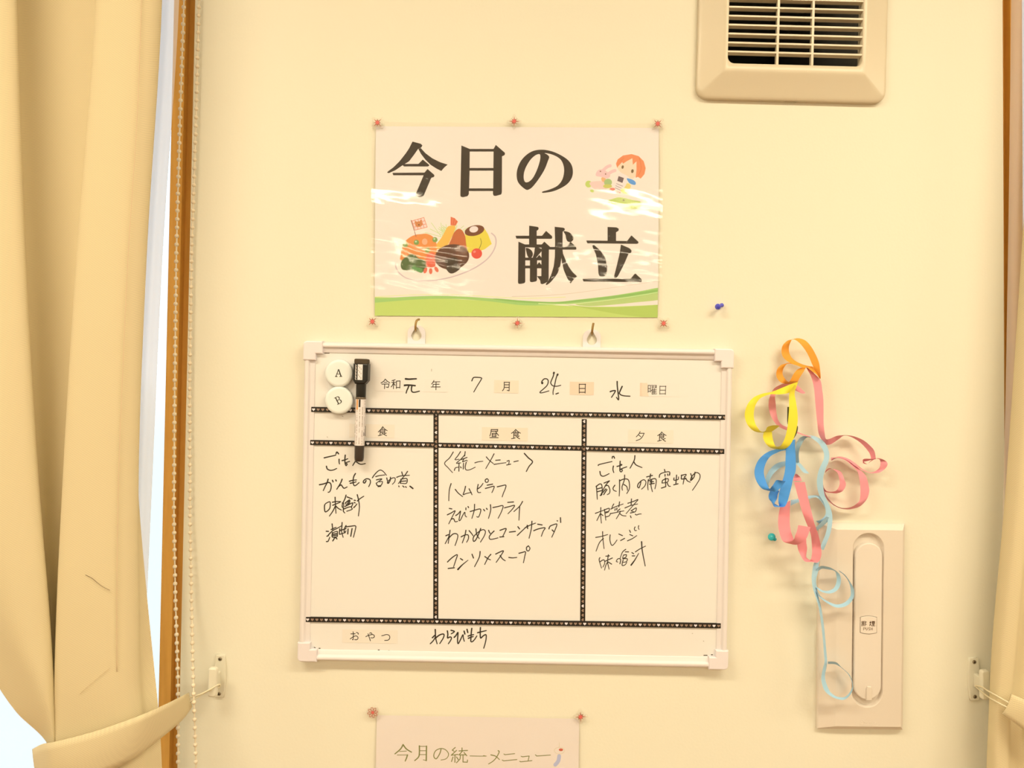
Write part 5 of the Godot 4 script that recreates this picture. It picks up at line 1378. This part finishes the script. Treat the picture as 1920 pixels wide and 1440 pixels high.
	streamer("long pale blue paper strip winding down in coils over the switch panel", pale, [
		[1380, 800, 6.0, 13.0, [672, 420, 712, 400, 14, 1, 667, 330, 706, 330, 14, 1, 668, 260, 712, 260, 14, 1, 685, 180, 735, 205, 14, 1, 725, 122, 772, 145, 13, 1, 805, 98, 815, 116, 12, 1, 900, 112, 882, 150, 13, 1, 985, 165, 942, 205, 14, 0, 1032, 235, 985, 285, 16, 0, 1050, 320, 990, 355, 17, 0, 1040, 400, 965, 415, 18, 0, 1002, 490, 928, 500, 18, 0, 980, 590, 910, 605, 17, 0, 985, 700, 918, 705, 16, 0, 1005, 790, 940, 775, 15, 0, 1050, 880, 985, 850, 15, 0, 1080, 975, 1018, 960, 15, 0, 1083, 1080, 1030, 1090, 16, 0, 1062, 1200, 1008, 1205, 17, 0, 1020, 1310, 970, 1300, 18, 0, 985, 1390, 945, 1370, 18, 1]],
		[1380, 800, 6.0, 13.0, [680, 395, 672, 425, 15, 1, 720, 410, 698, 438, 15, 1, 790, 490, 758, 515, 16, 1, 830, 532, 822, 526, 16, 1]],
		[1380, 800, 6.0, 12.5, [580, 385, 570, 435, 10, 1, 480, 405, 495, 465, 9, 1, 405, 455, 440, 510, 9, 1, 350, 535, 395, 570, 9, 1, 325, 615, 370, 640, 9, 1, 340, 690, 375, 680, 10, 1]],
		[1380, 800, 6.0, 13.0, [618, 825, 612, 890, 12, 0, 700, 812, 690, 855, 12, 1, 800, 782, 815, 815, 12, 1, 900, 772, 890, 795, 12, 1, 985, 800, 930, 812, 13, 0, 1040, 870, 985, 880, 14, 0, 1070, 955, 1010, 950, 15, 0, 1055, 1040, 995, 1010, 15, 0, 1000, 1092, 945, 1050, 14, 1, 930, 1090, 900, 1060, 12, 1]],
		[1380, 800, 6.0, 12.0, [1060, 1030, 1020, 1010, 17, 1, 1010, 1090, 975, 1055, 16, 1, 940, 1150, 905, 1130, 15, 1, 900, 1180, 870, 1160, 14, 1]],
		[1420, 960, 6.0, 12.0, [700, 540, 650, 540, 27.0, 0, 690, 600, 630, 600, 27.0, 0, 682, 680, 618, 670, 27.0, 0, 662, 760, 612, 750, 27.0, 0, 672, 860, 626, 860, 26.0, 1, 695, 980, 662, 975, 25.0, 1, 722, 1090, 692, 1085, 24.0, 1, 748, 1260, 718, 1260, 23.0, 1, 766, 1440, 738, 1440, 22.0, 1, 778, 1580, 748, 1580, 22.0, 1, 786, 1680, 756, 1680, 22.0, 1, 776, 1760, 742, 1745, 23.0, 1, 762, 1830, 724, 1825, 24.0, 1, 768, 1900, 722, 1905, 25.0, 1, 800, 1985, 752, 2000, 25.0, 1, 830, 2035, 806, 2058, 25.0, 1, 900, 2078, 885, 2100, 25.0, 1, 985, 2080, 985, 2110, 25.0, 1, 1045, 2020, 1060, 2035, 25.0, 1, 1070, 1945, 1078, 1950, 24.0, 1, 1035, 1845, 1042, 1838, 23.0, 1, 960, 1765, 945, 1745, 22.0, 1, 880, 1715, 885, 1690, 22.0, 1, 795, 1710, 795, 1682, 22.0, 1]],
		[1420, 960, 6.0, 12.0, [665, 690, 668, 640, 27.0, 1, 720, 640, 715, 608, 25.0, 1, 790, 645, 790, 615, 23.0, 1, 870, 665, 850, 640, 22.0, 1, 890, 720, 925, 700, 22.0, 1, 890, 790, 940, 790, 23.0, 1, 860, 855, 905, 875, 24.0, 1, 800, 885, 820, 916, 24.0, 1, 730, 880, 720, 898, 23.0, 1, 672, 842, 660, 850, 22.0, 1]],
		[1420, 960, 6.0, 12.0, [925, 672, 915, 655, 22.0, 1, 980, 715, 985, 706, 22.0, 1, 1030, 790, 1040, 780, 23.0, 1, 1050, 870, 1088, 870, 24.0, 1, 1045, 950, 1082, 970, 25.0, 1, 985, 1015, 1010, 1052, 25.0, 1, 895, 1040, 900, 1076, 25.0, 1, 800, 1008, 800, 1034, 24.0, 1, 715, 950, 705, 962, 23.0, 1, 668, 880, 660, 890, 23.0, 1]]])

# ------------------------------------------------------------------ curtains
func twill(called: String, c: Color, back: Color) -> StandardMaterial3D:
	if mats.has(called): return mats[called]
	var img = Image.create(64, 64, false, Image.FORMAT_RGBA8)
	for y in 64:
		for x in 64:
			var v = 0.5 + 0.5 * sin(TAU * (x * 4 + y * 8) / 64.0)
			var e = 0.90 + 0.10 * v
			img.set_pixel(x, y, Color(c.r * e, c.g * e, c.b * e))
	var m = printed(called, ImageTexture.create_from_image(img), 0.9)
	m.uv1_triplanar = true
	m.uv1_scale = Vector3(55, 55, 55)
	m.backlight_enabled = true
	m.backlight = back
	return m

func even_flow(pts: Array, steps: int) -> Array:
	# smooth curve through unevenly spaced points without overshoot
	var n = pts.size()
	var gap = []
	for i in n - 1: gap.append(max(1e-5, pts[i].distance_to(pts[i + 1])))
	var slope = []
	for i in n:
		if i == 0: slope.append((pts[1] - pts[0]) / gap[0])
		elif i == n - 1: slope.append((pts[i] - pts[i - 1]) / gap[i - 1])
		else:
			var a = (pts[i] - pts[i - 1]) / gap[i - 1]
			var b = (pts[i + 1] - pts[i]) / gap[i]
			slope.append((a * gap[i] + b * gap[i - 1]) / (gap[i] + gap[i - 1]))
	var out = []
	for i in n - 1:
		for s in steps:
			var t = float(s) / steps
			var t2 = t * t
			var t3 = t2 * t
			out.append(pts[i] * (2 * t3 - 3 * t2 + 1) + slope[i] * gap[i] * (t3 - 2 * t2 + t) + pts[i + 1] * (3 * t2 - 2 * t3) + slope[i + 1] * gap[i] * (t3 - t2))
	out.append(pts[n - 1])
	return out

func drape(columns: Array, steps := 6) -> Shape:
	# columns from left to right; each a list of plan x, plan y, mm from the wall
	var cols = []
	for c in columns:
		var pts = []
		for i in range(0, c.size() - 2, 3):
			pts.append(spot(c[i], c[i + 1], c[i + 2]))
		cols.append(even_flow(pts, 8))
	var rows = []
	var n = cols[0].size()
	for r in n:
		var row = []
		for c in cols: row.append(c[n - 1 - r])
		rows.append(flow3(row, steps))
	var s = Shape.new()
	s.grid(rows)
	return s

func curtains():
	var cloth = twill("cream curtain cloth", own(250, 214, 140), Color(0.30, 0.27, 0.20))
	var t = thing("curtain", "tall cream curtain tied back beside the bead chain", "curtain")
	var cols = [
		[-260, -400, 55, -240, 0, 60, -215, 480, 65, -160, 900, 72, -60, 1180, 80, 30, 1335, 88, 90, 1398, 88, 88, 1500, 84, 40, 1900, 75, 20, 2550, 75],
		[-190, -400, 85, -175, 0, 88, -150, 480, 90, -100, 900, 95, -20, 1180, 98, 52, 1325, 98, 94, 1397, 94, 90, 1500, 92, 50, 1900, 95, 30, 2550, 95],
		[-110, -400, 112, -100, 0, 112, -75, 480, 114, -40, 900, 116, 20, 1180, 114, 74, 1312, 108, 98, 1396, 99, 92, 1500, 97, 60, 1900, 105, 45, 2550, 105],
		[-40, -400, 116, -30, 0, 116, -10, 480, 117, 15, 900, 118, 58, 1180, 114, 90, 1305, 108, 101, 1395, 100, 94, 1500, 98, 70, 1900, 105, 60, 2550, 105],
		[24, -400, 102, 31, 0, 102, 47, 480, 102, 71, 900, 102, 94, 1180, 101, 102, 1300, 98, 104, 1393, 96, 97, 1500, 94, 82, 1900, 100, 75, 2550, 100],
		[14, -400, 70, 20, 0, 70, 36, 480, 70, 60, 900, 72, 88, 1180, 76, 100, 1300, 82, 104, 1394, 86, 100, 1500, 84, 90, 1900, 80, 85, 2550, 80],
		[60, -400, 52, 62, 0, 52, 68, 480, 52, 78, 900, 55, 96, 1180, 62, 104, 1300, 70, 106, 1395, 80, 104, 1500, 78, 98, 1900, 66, 95, 2550, 66],
		[140, -400, 54, 136, 0, 54, 116, 480, 54, 106, 900, 56, 104, 1180, 64, 106, 1300, 74, 108, 1396, 84, 106, 1500, 80, 102, 1900, 66, 100, 2550, 66],
		[198, -400, 68, 190, 0, 68, 155, 480, 68, 127, 900, 70, 110, 1180, 78, 106, 1300, 84, 107, 1397, 90, 104, 1500, 86, 98, 1900, 76, 95, 2550, 76],
		[185, -400, 100, 180, 0, 100, 144, 480, 100, 119, 900, 102, 107, 1180, 104, 105, 1300, 103, 106, 1397, 100, 101, 1500, 98, 94, 1900, 96, 90, 2550, 96],
		[232, -400, 110, 226, 0, 110, 192, 480, 110, 170, 900, 111, 160, 1180, 113, 160, 1300, 112, 162, 1392, 108, 160, 1500, 108, 160, 1900, 110, 160, 2550, 110],
		[282, -400, 106, 273, 0, 106, 242, 480, 106, 223, 900, 107, 219, 1180, 109, 222, 1300, 109, 228, 1378, 107, 232, 1500, 108, 240, 1900, 108, 245, 2550, 108],
		[308, -400, 92, 303, 0, 92, 274, 480, 92, 258, 900, 93, 257, 1180, 95, 258, 1290, 96, 262, 1350, 97, 272, 1500, 95, 290, 1900, 92, 300, 2550, 92],
		[300, -400, 74, 296, 0, 74, 268, 480, 74, 256, 900, 75, 262, 1100, 77, 268, 1260, 80, 276, 1345, 84, 290, 1500, 82, 305, 1900, 76, 315, 2550, 76],
		[300, -400, 62, 296, 0, 62, 266, 480, 62, 258, 900, 63, 274, 1100, 66, 290, 1260, 70, 298, 1340, 74, 306, 1500, 70, 318, 1900, 62, 330, 2550, 62]]
	part("cloth", drape(cols), cloth, t)
	# stitched hem line and a stray hair crease on the cloth
	var s = Shape.new()
	var path = []
	for q in [[268, -100, 109.5], [258, 200, 109.5], [240, 480, 109.2], [229, 720, 109.2], [222, 900, 109.4], [219, 1100, 110.6], [219, 1260, 110.8]]: path.append(spot(q[0], q[1], q[2]))
	s.tube(flow3(path, 6), 0.0004, 5)
	part("hem_stitch", s, mat("hem thread", own(236, 192, 128), 0.9), t)
	s = Shape.new()
	path = []
	for q in [[160, 1078, 113.5], [172, 1084, 114.4], [184, 1094, 114.4], [194, 1101, 114], [206, 1107, 113]]: path.append(spot(q[0], q[1], q[2]))
	s.tube(flow3(path, 5), 0.00025, 5)
	tag(part("loose_hair", s, mat("dark hair", Color(0.36, 0.27, 0.16), 0.6), self), "short dark stray hair clinging to the cream curtain", "hair")
	s = Shape.new()
	path = []
	for v in [[150, 1301, 112.6], [163, 1289, 114.4], [178, 1276, 114.2], [192, 1264, 113.4], [205, 1253, 112]]: path.append(spot(v[0], v[1], v[2]))
	s.tube(flow3(path, 5), 0.0002, 5)
	tag(part("loose_thread", s, mat("pale thread", own(226, 184, 116), 0.8), self), "faint slanting thread on the cream curtain just above the tieback", "thread")
	# tieback band and its cord
	t = thing("curtain_tieback", "cream cloth tieback band drawn round the curtain beside the bead chain", "tieback")
	var band = []
	for q in [[60, 1405, 74, 1490, 70], [78, 1396, 88, 1482, 100], [104, 1391, 110, 1474, 121], [180, 1371, 165, 1461, 125], [262, 1342, 242, 1428, 117], [312, 1320, 302, 1384, 92], [344, 1304, 340, 1352, 62], [354, 1299, 360, 1326, 46]]:
		band.append([spot(q[0], q[1], q[4]), spot(q[2], q[3], q[4] - 3)])
	s = Shape.new()
	ribbon_sheet(s, band, 0.0016)
	part("band", s, cloth, t)
	s = Shape.new()
	s.tube(flow3([spot(352, 1309, 47), spot(375, 1302, 38), spot(395, 1292, 30), spot(409, 1284, 24), spot(413, 1286, 20), spot(406, 1291, 22), spot(390, 1296, 30), spot(372, 1306, 38), spot(356, 1316, 46)], 5), 0.0011, 6)
	part("cord", s, mat("cream cord", own(246, 216, 150), 0.8), t)
	# right-hand curtain, mostly outside the view
	t = thing("curtain", "cream curtain hanging in front of the wall's edge near the smoke-vent panel", "curtain")
	cols = [
		[1975, -400, 22, 1958, 0, 22, 1926, 480, 22, 1893, 960, 24, 1868, 1240, 28, 1858, 1360, 32, 1852, 1500, 26, 1850, 2550, 22],
		[1962, -400, 40, 1946, 0, 40, 1915, 480, 40, 1882, 960, 42, 1858, 1240, 44, 1853, 1360, 46, 1848, 1500, 42, 1846, 2550, 40],
		[1985, -400, 60, 1968, 0, 60, 1937, 480, 60, 1904, 960, 62, 1876, 1240, 64, 1868, 1360, 64, 1866, 1500, 62, 1866, 2550, 60],
		[2005, -400, 64, 1990, 0, 64, 1958, 480, 64, 1926, 960, 66, 1901, 1240, 68, 1890, 1360, 66, 1888, 1500, 64, 1890, 2550, 64],
		[2020, -400, 50, 2004, 0, 50, 1970, 480, 50, 1936, 960, 52, 1908, 1240, 56, 1898, 1360, 58, 1896, 1500, 56, 1900, 2550, 52],
		[2060, -400, 42, 2044, 0, 42, 2010, 480, 42, 1972, 960, 46, 1932, 1240, 52, 1916, 1360, 56, 1920, 1500, 52, 1930, 2550, 46],
		[2110, -400, 68, 2095, 0, 68, 2060, 480, 68, 2016, 960, 70, 1962, 1240, 70, 1940, 1370, 66, 1950, 1500, 66, 1970, 2550, 70],
		[2180, -400, 36, 2165, 0, 36, 2130, 480, 36, 2070, 960, 40, 1998, 1240, 48, 1962, 1380, 54, 1980, 1500, 50, 2010, 2550, 40],
		[2260, -400, 68, 2245, 0, 68, 2210, 480, 68, 2140, 960, 70, 2040, 1240, 68, 1986, 1390, 64, 2010, 1500, 64, 2050, 2550, 68],
		[2340, -400, 36, 2325, 0, 36, 2290, 480, 36, 2210, 960, 40, 2090, 1260, 48, 2010, 1400, 52, 2040, 1500, 50, 2090, 2550, 40]]
	part("cloth", drape(cols), cloth, t)
	t = thing("curtain_tieback", "cream cloth tieback band drawn round the curtain near the smoke-vent panel", "tieback")
	band = []
	for q in [[1897, 1302, 1880, 1339, 80], [1912, 1308, 1897, 1351, 86], [1940, 1320, 1925, 1371, 89], [1975, 1334, 1962, 1388, 89], [2010, 1348, 2000, 1405, 87], [2030, 1358, 2022, 1414, 82]]:
		band.append([spot(q[0], q[1], q[4]), spot(q[2], q[3], q[4] - 2)])
	s = Shape.new()
	ribbon_sheet(s, band, 0.0016)
	part("band", s, cloth, t)
	s = Shape.new()
	s.tube(flow3([spot(1892, 1318, 80), spot(1876, 1309, 74), spot(1862, 1301, 62), spot(1850, 1294, 44), spot(1841, 1288, 29), spot(1830, 1286, 16), spot(1834, 1291, 18), spot(1848, 1303, 40), spot(1860, 1311, 62), spot(1872, 1318, 74), spot(1888, 1326, 80)], 5), 0.0011, 6)
	part("cord", s, mat("cream cord", own(246, 216, 150), 0.8), t)
	# sheers
	var net = mat("white sheer net", Color(0.97, 0.92, 0.86, 0.66), 0.8)
	net.transparency = BaseMaterial3D.TRANSPARENCY_ALPHA
	net.backlight_enabled = true
	net.backlight = Color(1.0, 0.95, 0.90)
	t = thing("sheer_curtain", "strip of white sheer curtain between the cream curtain and the wooden window frame", "sheer curtain")
	cols = []
	for q in [[-170, 18], [-135, 42], [-100, 18], [-68, 42], [-40, 20], [-22, 40], [-8, 30], [0, 22]]:
		cols.append([346 + q[0], -400, q[1], 336 + q[0], 0, q[1], 305 + q[0], 480, q[1], 283 + q[0], 960, q[1] + 4, 274 + q[0] * 0.9, 1150, q[1] + 8, 262 + q[0] * 0.6, 1330, q[1] + 16, 258 + q[0] * 0.6, 1500, q[1] + 10, 262 + q[0] * 0.7, 2500, q[1]])
	part("net", drape(cols, 5), net, t)
	t = thing("sheer_curtain", "pale sheer curtain edge beside the wall near the ventilation grille", "sheer curtain")
	cols = []
	for q in [[0, 8], [8, 14], [18, 18], [26, 15], [40, 9], [58, 17], [80, 9]]:
		cols.append([1900 + q[0], -400, q[1], 1896 + q[0], 0, q[1], 1890 + q[0] * 1.05, 480, q[1], 1880 + q[0], 960, q[1], 1870 + q[0], 1240, q[1], 1868 + q[0], 1500, q[1], 1870 + q[0], 2500, q[1]])
	part("net", drape(cols, 5), net, t)
	# rails that carry them
	for q in [[-2.45, -0.462, "pale curtain rail above the window with the bead chain"], [0.66, 2.65, "pale curtain rail above the window near the ventilation grille"]]:
		t = thing("curtain_rail", q[2], "curtain rail")
		s = Shape.new()
		s.box(Vector3(q[0], 2.305, 0.055), Vector3(q[1], 2.330, 0.105))
		s.box(Vector3(q[0], 2.305, 0.02), Vector3(q[1], 2.330, 0.045))
		part("track", s, mat("white enamel", Color(0.86, 0.86, 0.84), 0.5), t)
		for x in [q[0] + 0.06, q[1] - 0.06]:
			s = Shape.new()
			s.box(Vector3(x - 0.01, 2.330, 0), Vector3(x + 0.01, 2.345, 0.1))
			part("bracket", s, mat("white enamel", Color(0.86, 0.86, 0.84), 0.5), t)

func ribbon_sheet(s: Shape, pairs: Array, thick: float):
	var a = []
	var e = []
	for q in pairs:
		a.append(q[0])
		e.append(q[1])
	a = flow3(a, 8)
	e = flow3(e, 8)
	var front = []
	var n = a.size()
	var rows = []
	for k in 7: rows.append([])
	for i in n:
		for k in 7:
			var f = float(k) / 6.0
			var bulge = sin(PI * f) * 0.002
			rows[k].append(e[i].lerp(a[i], f) + Vector3(0, 0, bulge))
	s.grid(rows)
	var back = []
	for row in rows:
		var r2 = []
		for v in row: r2.append(v - Vector3(0, 0, thick))
		back.append(r2)
	s.grid(back, Vector2.ONE, true)
	for edge in [0, 6]:
		for i in n - 1:
			if edge == 0: s.quad(back[0][i], back[0][i + 1], rows[0][i + 1], rows[0][i])
			else: s.quad(rows[6][i], rows[6][i + 1], back[6][i + 1], back[6][i])
	for i in [0, n - 1]:
		for k in 6:
			if i == 0: s.quad(back[k][0], rows[k][0], rows[k + 1][0], back[k + 1][0])
			else: s.quad(rows[k][i], back[k][i], back[k + 1][i], rows[k + 1][i])

func strand_point(list: Array, y: float) -> Vector3:
	for i in list.size() - 1:
		if y <= list[i + 1][0]:
			var f = (y - list[i][0]) / (list[i + 1][0] - list[i][0])
			f = clamp(f, 0.0, 1.0)
			return spot(lerp(float(list[i][1]), float(list[i + 1][1]), f), y, lerp(float(list[i][2]), float(list[i + 1][2]), f))
	var q = list[-1]
	return spot(q[1], y, q[2])

func bead_chain():
	var t = thing("bead_chain", "looped cream plastic bead chain of a roller blind hanging beside the wall's edge", "bead chain")
	var m = mat("cream beads", own(250, 217, 154), 0.35)
	var strands = [[[-400, 356, 16], [0, 345, 18], [240, 337, 18], [480, 330.5, 18], [720, 327.5, 18], [960, 326, 18], [1130, 329, 20], [1270, 333.5, 22], [1440, 334, 22], [1700, 340, 22]],
		[[-400, 388, 16], [0, 373, 10], [240, 367, 9], [480, 359, 8.5], [720, 355.5, 8], [960, 356, 9], [1130, 359, 16], [1270, 362, 40], [1310, 363.5, 50], [1360, 365, 50], [1440, 367.5, 46], [1700, 362, 30]]]
	for q in strands:
		var beads = Shape.new()
		var cord = Shape.new()
		var path = []
		var y = -400.0
		while y <= 1700:
			beads.ball(strand_point(q, y), 3.9 * UNIT, 10, 7)
			path.append(strand_point(q, y))
			y += 15.9
		cord.tube(path, 1.4 * UNIT, 6)
		tag(part("beads", beads, m, t), "", "", "", "stuff")
		part("cord", cord, m, t)
	var s = Shape.new()
	var path = []
	for i in 13:
		var a = PI * i / 12
		path.append(spot(351 - cos(a) * 11.0, 1700 + sin(a) * 26.0, 26))
	s.tube(path, 1.3 * UNIT, 6)
	part("loop_end", s, m, t)
	s = Shape.new()
	var top = spot(372, -400, 0)
	s.box(Vector3(top.x - 0.03, top.y - 0.01, 0), Vector3(top.x + 0.03, top.y + 0.05, 0.03))
	part("bracket", s, mat("white enamel", Color(0.86, 0.86, 0.84), 0.5), t)

func tieback_hooks():
	var cream = mat("cream hook plastic", own(246, 222, 164), 0.35)
	for h in [[412.0, 1268.0, -1.0, "cream plastic tieback hook on the wall beside the bead chain", 1.6], [1827.0, 1273.5, 1.0, "cream plastic tieback hook on the wall beside the smoke-vent panel", -1.2]]:
		var b = Base.new(Vector2(h[0], h[1]), h[4], 3)
		var t = on_wall("tieback_hook", h[3], "curtain hook", b)
		var u = b.s
		var poly = PackedVector2Array()
		for i in 13:
			var f = -1.0 + 2.0 * i / 12.0
			poly.append(Vector2(11.6 - 3.4 * f * f, f * 40.0) * u)
		for i in 13:
			var f = 1.0 - 2.0 * i / 12.0
			poly.append(Vector2(-11.6 + 3.4 * f * f, f * 40.0) * u)
		var s = Shape.new()
		s.slab(poly, 0.0, 0.0036, 0.0011)
		part("plate", s, cream, t)
		# upright bar held off the plate by a short stem
		var g = h[2]
		var bar = spot(399.0 if g < 0 else 1847.0, 1279.0 if g < 0 else 1284.0, 24) - t.position
		s = Shape.new()
		s.slab(shift(rounded(16.5 * u, 54 * u, 5.0 * u), Vector2(bar.x, bar.y)), 0.0205, 0.0272, 0.0022)
		part("hook_bar", s, cream, t)
		s = Shape.new()
		s.slab(shift(rounded(8.0 * u, 26 * u, 2.0 * u), Vector2(bar.x * 0.7, bar.y - 2 * u)), 0.0030, 0.0215)
		part("stem", s, cream, t)
		for y in [-32.5, 32.5]:
			s = Shape.new()
			s.xf = Transform3D(Basis.IDENTITY, Vector3(0, y * u, 0))
			s.lathe([[3.6 * u, 0.0034], [3.6 * u, 0.0041], [2.6 * u, 0.0047], [0.3 * u, 0.0049]], 14)
			var screw = part("screw", s, mat("screw steel", Color(0.58, 0.54, 0.46), 0.35, 0.8), t)
			s = Shape.new()
			s.xf = Transform3D(Basis.IDENTITY, Vector3(0, y * u, 0))
			s.box(Vector3(-1.9 * u, -0.55 * u, 0.0046), Vector3(1.9 * u, 0.55 * u, 0.00505))
			s.box(Vector3(-0.55 * u, -1.9 * u, 0.0046), Vector3(0.55 * u, 1.9 * u, 0.00505))
			part("cross_slot", s, mat("screw slot", Color(0.12, 0.10, 0.08), 0.8), screw)

func push_pin(called_label: String, a: Vector3, e: Vector3, m: Material, big: float, small: float):
	var t = thing("push_pin", called_label, "push pin", Vector3.ZERO, 0)
	var z = (e - a).normalized()
	var x = Vector3.UP.cross(z).normalized()
	var s = Shape.new()
	s.xf = Transform3D(Basis(x, z.cross(x), z), a)
	var l = a.distance_to(e)
	s.lathe([[small * 0.4, -0.0005], [small, 0.0004], [small, 0.0022], [small * 0.62, 0.0036], [small * 0.62, l * 0.55], [big * 0.8, l * 0.72], [big, l * 0.86], [big * 0.92, l * 0.98], [big * 0.45, l * 1.06], [0.0002, l * 1.08]], 20)
	part("grip", s, m, t)
	s = Shape.new()
	s.xf = Transform3D(Basis(x, z.cross(x), z), a)
	s.lathe([[0.0003, -0.008], [0.0005, 0.0002]], 8)
	part("needle", s, mat("pin steel", Color(0.6, 0.6, 0.6), 0.3, 1.0), t)

func small_pins():
	push_pin("small blue push pin alone on the wall above the streamers", spot(1354, 572, 2.5), spot(1345, 575.5, 13), mat("blue pin", own(82, 76, 165), 0.2), 5.6 * UNIT, 3.9 * UNIT)
	push_pin("small teal push pin on the wall beside the coral pink streamer", spot(1453, 1011.5, 2.5), spot(1446, 1006, 12), mat("teal pin", own(50, 185, 160), 0.12), 7.2 * UNIT, 3.4 * UNIT)
